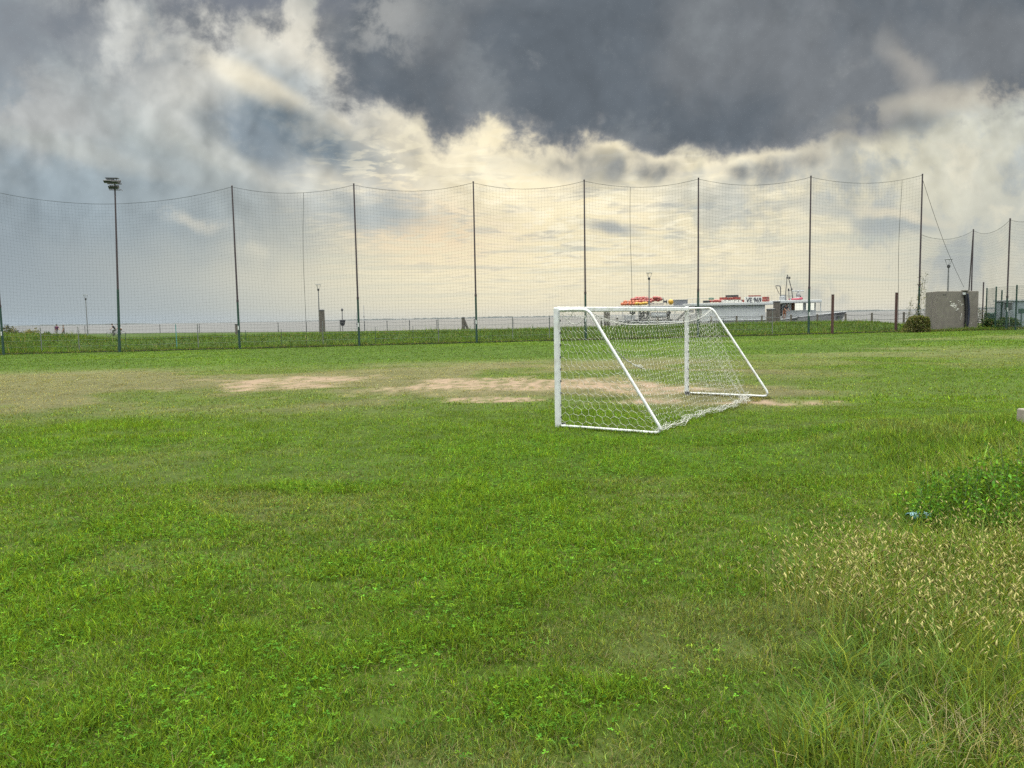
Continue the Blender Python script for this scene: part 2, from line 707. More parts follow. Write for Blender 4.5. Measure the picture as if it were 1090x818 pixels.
# ripples of altocumulus in the glow
glow = smooth(blob_len(620, 210, 220, 95, 0, UVs), 1.6, .5)
c = mixc(mth('MULTIPLY', glow, smooth(n_rip, .52, .68, 0, .6)), c, S(190, 192, 186))
c = mixc(mth('MULTIPLY', glow, smooth(n_rip2, .54, .36, 0, .85)), c, S(255, 246, 216))
c = mixc(mth('MULTIPLY', smooth(blob_len(960, 215, 240, 110, 0, UVs), 1.5, .5), smooth(n_wisp, .46, .66, 0, .75)), c, S(172, 180, 182))
c = mixc(mth('MULTIPLY', smooth(blob_len(960, 205, 240, 90, 0, UVs), 1.5, .5), smooth(n_wisp, .46, .32, 0, .7)), c, S(226, 221, 200))
c = mixc(mth('MULTIPLY', smooth(blob_len(700, 270, 420, 60, 0, UVs), 1.5, .4), smooth(n_str, .50, .68, 0, .42)), c, S(200, 205, 192))
c = blob(c, 465, 245, 80, 36, 10, S(240, 216, 180), .8, .7, mul=smooth(n_rip2, .62, .40, .3, 1))
c = blob(c, 655, 247, 26, 8, 4, S(170, 175, 174), .7, .9)
c = blob(c, 400, 222, 60, 18, 8, S(172, 182, 184), .8, .85)
c = blob(c, 880, 222, 40, 12, 8, S(176, 184, 184), .7, .6)
c = blob(c, 955, 240, 40, 11, 8, S(170, 178, 178), .7, .85)
c = blob(c, 950, 230, 44, 5, 14, S(228, 220, 196), .8, .8)
c = blob(c, 580, 175, 44, 14, 8, S(180, 184, 178), .9, .75, mul=smooth(n_wisp, .62, .42))
# small dark scraps under the big cloud
for (px, py, ax, ay) in ((832, 184, 22, 15), (652, 180, 14, 14), (700, 188, 16, 9), (682, 180, 14, 18), (790, 190, 10, 8), (866, 172, 14, 8),
                         (617, 172, 22, 20), (590, 178, 16, 10), (686, 150, 16, 12), (940, 130, 60, 16), (900, 140, 40, 12)):
    c = blob(c, px, py, ax * 1.1, ay * 1.1, -10, S(126, 132, 136), .8, .95, vec=UVp, mul=smooth(puff, .55, .35, .65, 1))
# relief: faces turned to the sun are brighter
c = vmath('SCALE', c, scale=mth('ADD', 1., mth('MULTIPLY', mth('ADD', mth('MULTIPLY', rel, .8), mth('MULTIPLY', prel, 1.25)), smooth(V, .07, .2)))).outputs[0]
# the big dark cloud: nearest of several ellipses
dist = None
for (px, py, ax, ay, ang) in ((720, -10, 330, 126, 4), (480, 52, 105, 68, 25), (1020, 20, 190, 72, 0), (760, 108, 140, 46, 0),
                              (945, 100, 100, 32, -8), (690, 130, 60, 26, 0), (395, 20, 60, 45, 30), (900, -120, 700, 130, 0)):
    b_ = blob_len(px, py, ax, ay, ang, UVw2)
    dist = b_ if dist is None else mth('SMOOTH_MIN', dist, b_, .12)
distn = mth('ADD', mth('ADD', dist, mth('MULTIPLY', mth('SUBTRACT', n_wisp, .5), 1.6)), mth('MULTIPLY', mth('SUBTRACT', puff, .42), .95))
rim = mth('MULTIPLY', smooth(distn, 1.8, 1.15), smooth(blob_len(650, 160, 230, 70, 0, UVs), 1.5, .4))
c = mixc(mth('MULTIPLY', rim, smooth(puff, .50, .30, 0, .7)), c, S(255, 243, 212))
dk = mixc(smooth(n_big, .36, .66), S(101, 109, 117), S(122, 127, 132))
dk = mixc(smooth(distn, .70, 1.10), dk, S(142, 144, 146))
dk = mixc(smooth(n_wisp, .50, .72, 0, .6), dk, S(134, 140, 144))
dk = vmath('SCALE', dk, scale=mth('ADD', 1., mth('ADD', mth('MULTIPLY', rel, .7), mth('MULTIPLY', prel, .45)))).outputs[0]
c = mixc(smooth(distn, 1.26, .88), c, dk)
# upper left shade and thin gap
c = blob(c, 45, 45, 130, 60, 8, S(134, 141, 149), .7, .8, mul=smooth(n_wisp, .68, .42, .3, 1))
c = blob(c, 265, 4, 90, 18, 4, S(122, 128, 139), .8, .85, mul=smooth(n_wisp, .66, .44, .2, 1))
c = blob(c, 405, 20, 36, 46, 30, S(190, 190, 186), .9, .55, mul=smooth(n_wisp, .40, .56))
# right: pale streak between two decks
c = blob(c, 1020, 112, 90, 13, -6, S(200, 194, 178), .8, .7, mul=smooth(n_wisp, .36, .52))
c = blob(c, 968, 84, 40, 12, 50, S(182, 178, 170), .9, .6, mul=smooth(n_wisp, .38, .54))
# far haze band at the skyline
c = mixc(smooth(V, .022, .0, 0, .5), c, mixc(smooth(U, -.6, .1), S(168, 184, 196), S(220, 216, 202)))

# overhead and behind the photographer: unseen overcast with gaps of blue sky
sky = nd('ShaderNodeTexSky', sky_type='NISHITA')
sky.sun_disc = False
sky.sun_elevation = R(SUN_EL)
sky.sun_rotation = R(SUN_AZ)
sky.dust_density = 2.
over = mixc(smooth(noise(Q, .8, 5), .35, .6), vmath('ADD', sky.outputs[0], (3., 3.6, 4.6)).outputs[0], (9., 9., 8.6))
over = mixc(smooth(DZ, .45, .88), over, (66., 66., 61.))       # unseen zenith brightened to light the grass more than upright faces
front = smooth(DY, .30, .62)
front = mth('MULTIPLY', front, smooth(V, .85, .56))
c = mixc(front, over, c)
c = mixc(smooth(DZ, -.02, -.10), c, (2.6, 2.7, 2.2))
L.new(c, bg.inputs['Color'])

sun = bpy.data.lights.new('sun', 'SUN')
sun.energy = .5
sun.angle = R(70)
sun.color = (1, .93, .80)
so = bpy.data.objects.new('sun', sun)
COL.objects.link(so)
sd = Vector((math.sin(R(SUN_AZ)) * math.cos(R(SUN_EL)), math.cos(R(SUN_AZ)) * math.cos(R(SUN_EL)), math.sin(R(SUN_EL))))
so.rotation_euler = sd.to_track_quat('Z', 'Y').to_euler()

# ================================================================= GROUND
ys = np.concatenate([np.linspace(-60, 1.2, 24), 1.5 * (58 / 1.5) ** np.linspace(0, 1, 270), np.linspace(58.4, 146, 190), np.linspace(148, 230, 24)])
ss = np.linspace(-1, 1, 321)
ss = np.sign(ss) * np.abs(ss) ** 2.1
W_ = 60 + 1.5 * np.clip(ys, 0, None)
X = ss[None, :] * W_[:, None]
Y = np.repeat(ys[:, None], len(ss), 1)
Z = ground(X, Y)
vs = np.stack([X, Y, Z], -1).reshape(-1, 3)
nr, nc = X.shape
idx = np.arange(nr * nc).reshape(nr, nc)
quads = np.stack([idx[:-1, :-1], idx[:-1, 1:], idx[1:, 1:], idx[1:, :-1]], -1).reshape(-1, 4)
gm = bpy.data.materials.new('soil_and_turf')
gm.use_nodes = True
gt = gm.node_tree
gb = gt.nodes['Principled BSDF']
gb.inputs['Roughness'].default_value = .95
gb.inputs['Specular IOR Level'].default_value = .1
ga = gt.nodes.new('ShaderNodeAttribute')
ga.attribute_name = 'Col'
gp = gt.nodes.new('ShaderNodeTexCoord')
gn = gt.nodes.new('ShaderNodeTexNoise')
gn.inputs['Scale'].default_value = 9
gn.inputs['Detail'].default_value = 10
gn.inputs['Roughness'].default_value = .7
gt.links.new(gp.outputs['Object'], gn.inputs['Vector'])
gr = gt.nodes.new('ShaderNodeMapRange')
gr.inputs['From Min'].default_value = .3
gr.inputs['From Max'].default_value = .7
gr.inputs['To Min'].default_value = .62
gr.inputs['To Max'].default_value = 1.25
gt.links.new(gn.outputs['Fac'], gr.inputs['Value'])
gv = gt.nodes.new('ShaderNodeVectorMath')
gv.operation = 'SCALE'
gt.links.new(ga.outputs['Color'], gv.inputs[0])
gt.links.new(gr.outputs['Result'], gv.inputs['Scale'])
gt.links.new(gv.outputs[0], gb.inputs['Base Color'])
gbu = gt.nodes.new('ShaderNodeBump')
gbu.inputs['Strength'].default_value = .3
gbu.inputs['Distance'].default_value = .05
gt.links.new(gn.outputs['Fac'], gbu.inputs['Height'])
gt.links.new(gbu.outputs['Normal'], gb.inputs['Normal'])
gc = field_color(X, Y)
gc = gc * (1 - .5 * (1 - dirt_mask(X, Y))[..., None] * (1 - .5 * sst(20, 45, Y))[..., None]) * (.75 + .15 * sst(10, 20, Y))[..., None]   # ground between the stems darkened, most near by
g = add_mesh_np('ground', vs, quads.ravel(), np.arange(0, len(quads) * 4, 4), gm, gc.reshape(-1, 3), smooth=True)
tag(g, kind='structure')

# sea ------------------------------------------------------------------------
sm = bpy.data.materials.new('sea_water')
sm.use_nodes = True
st = sm.node_tree
sb = st.nodes['Principled BSDF']
sb.inputs['Base Color'].default_value = (.055, .058, .060, 1)
sb.inputs['Specular IOR Level'].default_value = .36
sb.inputs['Roughness'].default_value = .35
sb.inputs['IOR'].default_value = 1.33
stc = st.nodes.new('ShaderNodeTexCoord')
smp = st.nodes.new('ShaderNodeMapping')
smp.inputs['Scale'].default_value = (.5, 1.2, 1)
sn = st.nodes.new('ShaderNodeTexNoise')
sn.inputs['Scale'].default_value = .6
sn.inputs['Detail'].default_value = 7
sbu = st.nodes.new('ShaderNodeBump')
sbu.inputs['Strength'].default_value = .5
sbu.inputs['Distance'].default_value = .25
st.links.new(stc.outputs['Object'], smp.inputs[0])
st.links.new(smp.outputs[0], sn.inputs['Vector'])
st.links.new(sn.outputs['Fac'], sbu.inputs['Height'])
st.links.new(sbu.outputs['Normal'], sb.inputs['Normal'])
sea = MB()
for (x0, x1, y0, y1) in ((-14000, 14000, 66, 30000),):
    sea.v += [Vector((x0, y0, WATER_Z)), Vector((x1, y0, WATER_Z)), Vector((x1, y1, WATER_Z)), Vector((x0, y1, WATER_Z))]
    sea.f.append([0, 1, 2, 3])
o = sea.build('sea', sm)
tag(o, kind='structure')

# far shore: a low strip of land with tree clumps
fs = []
xs_ = np.linspace(-4200, 4600, 700)
hh = 2 + 9 * fbm(xs_ * .004, xs_ * 0 + 2, 4) + 5 * (fbm(xs_ * .05, xs_ * 0 + 9, 2) > .60)
hh = hh * (.35 + .65 * sst(.3, .55, fbm(xs_ * .0011 + 4, xs_ * 0, 2)))
sh = MB()
for i in range(len(xs_)):
    x = xs_[i]
    sh.v += [Vector((x, 6400, WATER_Z - .5)), Vector((x, 6430, WATER_Z + hh[i])), Vector((x, 6650, WATER_Z + hh[i] * .7)), Vector((x, 6700, WATER_Z - .5))]
for i in range(len(xs_) - 1):
    for k in range(3):
        sh.f.append([i * 4 + k, (i + 1) * 4 + k, (i + 1) * 4 + k + 1, i * 4 + k + 1])
o = sh.build('far_shore', mat('shore_woods', (.035, .042, .040), .9, noise=.3, scale=.02))
tag(o, kind='structure')

# seawall coping along the quay
qm = MB()
qx = np.linspace(-110, 90, 90)
for x in qx:
    y = float(quay_y(x))
    for (dy, z) in ((-.5, .30), (-.5, .46), (.1, .46), (.1, -2.5)):
        qm.v.append(Vector((x, y + dy, z)))
for i in range(len(qx) - 1):
    for k in range(3):
        qm.f.append([i * 4 + k, i * 4 + k + 1, (i + 1) * 4 + k + 1, (i + 1) * 4 + k])
o = qm.build('quay_wall', mat('dark_quay_stone', (.10, .095, .085), .9, noise=.2, scale=1))
tag(o, kind='structure')

# ================================================================= HAZE over land and water
hzm = bpy.data.materials.new('sea_haze')
hzm.use_nodes = True
ht = hzm.node_tree
ht.nodes.remove(ht.nodes['Principled BSDF'])
hv_ = ht.nodes.new('ShaderNodeVolumePrincipled')
hv_.inputs['Color'].default_value = (.36, .39, .42, 1)
hv_.inputs['Density'].default_value = .00003
hv_.inputs['Anisotropy'].default_value = 0.
ht.links.new(hv_.outputs[0], ht.nodes['Material Output'].inputs['Volume'])
hb_ = MB()
hb_.box((0, 15150, 5.), (28600, 30900, 18.))
o = hb_.build('haze', hzm)
tag(o, 'thin pale sea haze that fades the far shore', 'haze', kind='stuff')

# ================================================================= GRASS
BLADE = leaf_mat('grass_blade', .5)


def blades(x, y, h, wd, lean, col, seg=2, zoff=None, az=None, tip_light=1.25):
    n = len(x)
    z = ground(x, y) - .01
    if zoff is not None:
        z = z + zoff
    f = RNG.random(n) * 2 * np.pi
    b = RNG.random(n) * 2 * np.pi if az is None else az
    wx, wy = np.cos(f) * wd / 2, np.sin(f) * wd / 2
    bx, by = np.cos(b) * h * lean, np.sin(b) * h * lean
    zt = h * np.sqrt(np.clip(1 - (lean * .9) ** 2, .06, 1))
    o0 = np.stack([x - wx, y - wy, z], -1)
    o1 = np.stack([x + wx, y + wy, z], -1)
    tp = np.stack([x + bx, y + by, z + zt], -1)
    if seg == 1:
        v = np.stack([o0, o1, tp], 1).reshape(-1, 3)
        k = np.arange(n) * 3
        fl = (k[:, None] + np.array([0, 1, 2])).ravel()
        stt = np.arange(0, n * 3, 3)
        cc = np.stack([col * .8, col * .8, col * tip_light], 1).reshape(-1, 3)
        return v, fl, stt, cc
    mx, my = x + bx * .32, y + by * .32
    m0 = np.stack([mx - wx * .85, my - wy * .85, z + zt * .62], -1)
    m1 = np.stack([mx + wx * .85, my + wy * .85, z + zt * .62], -1)
    v = np.stack([o0, o1, m0, m1, tp], 1).reshape(-1, 3)
    k = np.arange(n) * 5
    fl = (k[:, None] + np.array([0, 1, 3, 2, 2, 3, 4])).ravel()
    stt = (np.arange(n)[:, None] * 7 + np.array([0, 4])).ravel()
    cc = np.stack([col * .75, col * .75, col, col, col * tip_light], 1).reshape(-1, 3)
    return v, fl, stt, cc


class Acc:
    def __init__(s):
        s.v, s.f, s.s, s.c = [], [], [], []
        s.nv = s.nl = 0

    def add(s, t):
        v, f, st_, c_ = t
        s.v.append(v)
        s.f.append(f + s.nv)
        s.s.append(st_ + s.nl)
        s.c.append(c_)
        s.nv += len(v)
        s.nl += len(f)

    def build(s, name, m):
        return add_mesh_np(name, np.concatenate(s.v), np.concatenate(s.f), np.concatenate(s.s), m, np.concatenate(s.c))


def wedge(n, y0, y1, k=.72, m=1.0):
    a = y0 + (y1 - y0) * RNG.random(n * 2)
    keep = RNG.random(n * 2) < (k * a + m) / (k * y1 + m)
    a = a[keep][:n]
    x = (RNG.random(len(a)) * 2 - 1) * (k * a + m)
    return x, a


def tint(col, amt=.22, dry=.08):
    n = len(col)
    br = np.exp((RNG.normal(size=(n, 1))) * amt)
    hue = (RNG.random((n, 1)) - .5) * 2
    c_ = col * br * np.concatenate([1 + .28 * hue, np.ones((n, 1)), 1 - .3 * hue], 1)
    d = RNG.random(n) < dry
    c_[d] = np.array((.26, .23, .11)) * (.6 + .6 * RNG.random((d.sum(), 1)))
    return c_


lawn = Acc()
# (count, y0, y1, height, width, segments)
for (n, y0, y1, h0, w0, sg) in ((250000, 2.4, 5.0, .046, .0040, 2), (230000, 5.0, 8.5, .046, .0060, 2), (260000, 8.5, 15, .046, .010, 1),
                                (280000, 15, 30, .045, .020, 1), (190000, 30, 58, .045, .040, 1)):
    x, y = wedge(n, y0, y1)
    di = dirt_mask(x, y)
    keep = RNG.random(len(x)) > di * 1.15
    keep &= (y < fence_y(x) + .8)
    # clumps and thin places
    cl = fbm(x * 5, y * 5, 2)
    keep &= RNG.random(len(x)) < .50 + 1.0 * sst(.30, .58, cl)
    x, y, cl = x[keep], y[keep], cl[keep]
    lu = lush_mask(x, y)
    wr = wear_mask(x, y)
    right = sst(2.6, 4.2, x - .10 * y) * (1 - sst(10, 12, y))
    h = h0 * (.5 + .9 * RNG.random(len(x))) * (.6 + .8 * cl) * (1 + .55 * lu - .35 * wr) * (1 + 1.6 * right)
    lean = .25 + .65 * RNG.random(len(x))
    col = field_color(x, y)
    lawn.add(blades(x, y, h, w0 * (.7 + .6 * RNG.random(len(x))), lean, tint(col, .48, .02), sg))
    if y1 <= 8.5:   # dead thatch lying flat
        m_ = int(len(x) * .10)
        k = RNG.integers(0, len(x), m_)
        cth = np.array((.20, .175, .085)) * (.5 + .9 * RNG.random((m_, 1)))
        lawn.add(blades(x[k] + RNG.normal(0, .02, m_), y[k] + RNG.normal(0, .02, m_), .05 + .05 * RNG.random(m_), w0 * .7 * np.ones(m_), .9 + .09 * RNG.random(m_), cth, sg))
o = lawn.build('lawn_grass', BLADE)
tag(o, 'short mown grass of the football pitch, worn yellow around the goal', 'grass', kind='stuff')

# clover and broad-leaved weeds in the lawn
cv = Acc()
n = 150000
x, y = wedge(n, 2.6, 12)
lu = lush_mask(x, y)
keep = (RNG.random(len(x)) < lu ** 1.5 * .85 + .03 + .25 * sst(.55, .7, fbm(x * 3 + 50, y * 3, 3))) & (dirt_mask(x, y) < .2)
x, y = x[keep], y[keep]
n = len(x)
zz = ground(x, y) + .012 + .035 * RNG.random(n)
a0 = RNG.random(n) * 6.283
sz = .005 + .007 * RNG.random(n)
colc = tint(np.tile(np.array((.066, .150, .011)), (n, 1)), .40, 0)
for k in range(3):
    a = a0 + k * 2.094
    dx, dy = np.cos(a), np.sin(a)
    tl = (RNG.random(n) - .4) * .7
    p0 = np.stack([x, y, zz], -1)
    p1 = np.stack([x + (dx - dy * .6) * sz, y + (dy + dx * .6) * sz, zz + sz * tl * .6], -1)
    p2 = np.stack([x + dx * sz * 1.7, y + dy * sz * 1.7, zz + sz * tl], -1)
    p3 = np.stack([x + (dx + dy * .6) * sz, y + (dy - dx * .6) * sz, zz + sz * tl * .6], -1)
    v = np.stack([p0, p1, p2, p3], 1).reshape(-1, 3)
    kk = np.arange(n) * 4
    cv.add((v, (kk[:, None] + np.arange(4)).ravel(), np.arange(0, n * 4, 4), np.repeat(colc, 4, 0)))
o = cv.build('clover', leaf_mat('clover_leaf', .42))
tag(o, 'bright green clover leaves spread in patches through the lawn', 'clover', kind='stuff')

# long grass of the right-hand bank, with foxtail seed heads
lg = Acc()
n = 260000
x = 1.0 + RNG.random(n) * 8.5
y = 2.5 + RNG.random(n) * 9.5
m = sst(.0, 1.3, x - (.85 + .60 * (y - 3) + .7 * (fbm(x * .8, y * .8, 3) - .5)))
m *= (1 - sst(7.2, 8.8, y)) * (x < .75 * y + 1)
keep = RNG.random(n) < m * (.35 + .9 * sst(.35, .6, fbm(x * 2.2, y * 2.2, 3)))
x, y = x[keep], y[keep]
n = len(x)
near = (1 - sst(4.0, 5.2, y))[:, None]
col = np.array((.135, .195, .036)) * (1 - near) + np.array((.115, .165, .030)) * near
cl = fbm(x * 3.6, y * 3.6, 3)
h = (.06 + .20 * RNG.random(n)) * (.25 + 1.5 * sst(.3, .7, cl))
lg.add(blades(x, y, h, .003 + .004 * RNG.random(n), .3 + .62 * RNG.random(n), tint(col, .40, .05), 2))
# broad arching tufts, bottom right
rt_ = random.Random(12)
tuft_px = [(rt_.uniform(760, 1090), rt_.uniform(650, 818), rt_.randint(30, 75)) for _ in range(95)] + [(rt_.uniform(930, 1090), rt_.uniform(560, 690), rt_.randint(30, 60)) for _ in range(45)]
for (px, py, nb) in tuft_px:
    if px < 760 + (818 - py) * .9:
        continue
    cx, cy = hit(px, py)
    xx = cx + RNG.normal(0, .06, nb)
    yy = cy + RNG.normal(0, .06, nb)
    col = tint(np.tile(np.array((.115, .172, .034)), (nb, 1)), .4, .05)
    lg.add(blades(xx, yy, (.08 + .17 * RNG.random(nb)) * rt_.uniform(.7, 1.15), .004 + .004 * RNG.random(nb), .5 + .45 * RNG.random(nb), col, 2))
# straw: cut dry stalks in the corner
for (px, py, nb) in ((1040, 800, 80), (1080, 785, 110), (1070, 812, 120), (980, 812, 40), (1010, 770, 30), (900, 812, 25)):
    cx, cy = hit(px, py)
    xx = cx + RNG.normal(0, .13, nb)
    yy = cy + RNG.normal(0, .07, nb)
    col = np.array((.40, .35, .20)) * (.5 + .8 * RNG.random((nb, 1)))
    lg.add(blades(xx, yy, .10 + .16 * RNG.random(nb), .004 * np.ones(nb), .4 + .58 * RNG.random(nb), col, 2, zoff=.02 * RNG.random(nb)))
o = lg.build('long_grass', BLADE)
tag(o, 'unmown long grass and dry stalks on the low bank at right', 'grass', kind='stuff')

# foxtail heads
fx = Acc()
n = 56000
x = 1.0 + RNG.random(n) * 7.5
y = 3.2 + RNG.random(n) * 8.5
fcx, fcy = hit(1040, 640)
d = np.sqrt(((x - fcx - .25 * (y - fcy)) / 1.15) ** 2 + ((y - fcy) / 1.05) ** 2) + (fbm(x * 1.6, y * 1.6, 3) - .5) * 1.2
prob = (1 - sst(.35, 1.5, d)) * .95
band = sst(.0, 1.2, x - (1.0 + .58 * (y - 3))) * (1 - sst(7.2, 9, y))
prob = np.maximum(prob, band * .09 * sst(.4, .6, fbm(x * 1.1 + 9, y * 1.1, 3)))
BX, BY = hit(1058, 552)
prob = prob * sst(.45, .9, np.sqrt(((x - BX) / 1.0) ** 2 + ((y - BY) / .7) ** 2))
keep = RNG.random(n) < prob
x, y = x[keep], y[keep]
n = len(x)
hs = .16 + .20 * RNG.random(n)
az = RNG.random(n) * 6.283
ln = .15 + .45 * RNG.random(n)
colst = tint(np.tile(np.array((.19, .23, .06)), (n, 1)), .3, .08)
fx.add(blades(x, y, hs, .0035 * np.ones(n), ln, colst, 2, az=az))
zt = ground(x, y) - .01 + hs * np.sqrt(1 - (ln * .9) ** 2)
tx, ty = x + np.cos(az) * hs * ln, y + np.sin(az) * hs * ln
hl = .022 + .026 * RNG.random(n)
dirx, diry = np.cos(az), np.sin(az)
colh = np.array((.36, .335, .135)) * (.45 + .9 * RNG.random((n, 1)))
rings = ((0, .35), (.25, 1.), (.6, .85), (1., .15))
vv = []
for (tt, rr) in rings:
    cxx = tx + dirx * hl * (.20 * tt + .40 * tt * tt)
    cyy = ty + diry * hl * (.20 * tt + .40 * tt * tt)
    czz = zt + hl * (.95 * tt - .30 * tt * tt) - .004
    for k in range(5):
        an = k * 2 * np.pi / 5
        ra = .0047 * rr * (.75 + .5 * RNG.random(n))
        vv.append(np.stack([cxx + np.cos(an) * ra, cyy + np.sin(an) * ra, czz + np.sin(an * 2) * ra * .5], -1))
v = np.stack(vv, 1).reshape(-1, 3)
ff = []
for i in range(3):
    for k in range(5):
        ff.append([i * 5 + k, i * 5 + (k + 1) % 5, (i + 1) * 5 + (k + 1) % 5, (i + 1) * 5 + k])
ff = np.array(ff)
fl = ((np.arange(n) * 20)[:, None, None] + ff[None]).ravel()
fx.add((v, fl, np.arange(0, len(fl), 4), np.repeat(colh, 20, 0)))
o = fx.build('foxtail_grass', leaf_mat('foxtail_head', .3))
tag(o, 'pale yellow foxtail seed heads standing on thin stems at right', 'foxtail grass', kind='stuff')

# taller tufts left by the mower round the goal feet and bars
gfr = Acc()
gA, gB = np.array((.76, 12.75)), np.array((3.99, 17.5))
gal = (gB - gA) / np.linalg.norm(gB - gA)
gbk = np.array((gal[1], -gal[0]))
pts_ = []
for c0 in (gA, gB):
    t_ = RNG.random(1500) * 1.95 - .05
    pts_.append(c0 + gbk * t_[:, None] + RNG.normal(0, .045, (1500, 2)))
t_ = RNG.random(2600) * 5.7
pts_.append(gA + gbk * 1.72 + gal * t_[:, None] + RNG.normal(0, .07, (2600, 2)))
pts_ = np.concatenate(pts_)
pts_ = pts_[RNG.random(len(pts_)) > dirt_mask(pts_[:, 0], pts_[:, 1]) * .9]
nn_ = len(pts_)
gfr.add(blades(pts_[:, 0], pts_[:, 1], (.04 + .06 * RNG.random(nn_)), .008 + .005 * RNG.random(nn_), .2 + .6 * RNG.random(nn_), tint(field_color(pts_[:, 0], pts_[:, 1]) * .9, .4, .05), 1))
o = gfr.build('goal_fringe_grass', BLADE)
tag(o, 'slightly taller grass growing round the goal feet and ground bars', 'grass', kind='stuff')

# levee grass: long, uneven
lv = Acc()
n = 150000
y = RNG.random(n)
x = (RNG.random(n) * 2 - 1) * 62
y = fence_y(x) + .4 + 13 * y ** 1.5
keep = (np.abs(x) < .72 * y + 2) & ~((x > 33.5) & (y > fence_y(x) + 3.0))
x, y = x[keep], y[keep]
n = len(x)
cl = fbm(x * .55, y * .55, 4)
tall = sst(-33.5, -37, x)
h = (.10 + .22 * RNG.random(n)) * (.35 + 1.3 * cl) * (1 + 1.1 * tall) + .42 * (RNG.random(n) < .03) * RNG.random(n)
col = field_color(x, y) * (.8 + .8 * (cl[:, None]))
lv.add(blades(x, y, h, .03 + .03 * RNG.random(n), .2 + .6 * RNG.random(n), tint(col, .3, .05), 1))
# unmown fringe under the net
n = 26000
x = (RNG.random(n) * 2 - 1) * 47
y = fence_y(x) + RNG.normal(.25, .22, n)
keep = np.abs(x) < .72 * y + 2
x, y = x[keep], y[keep]
n = len(x)
col = np.tile(np.array((.060, .085, .025)), (n, 1))
lv.add(blades(x, y, (.06 + .22 * RNG.random(n)) * (.4 + 1.2 * fbm(x * 1.2, y * 0, 3)), .03 + .02 * RNG.random(n), .2 + .6 * RNG.random(n), tint(col, .3, .12), 1))
o = lv.build('embankment_grass', BLADE)
tag(o, 'rough long grass covering the low embankment behind the tall net', 'grass', kind='stuff')

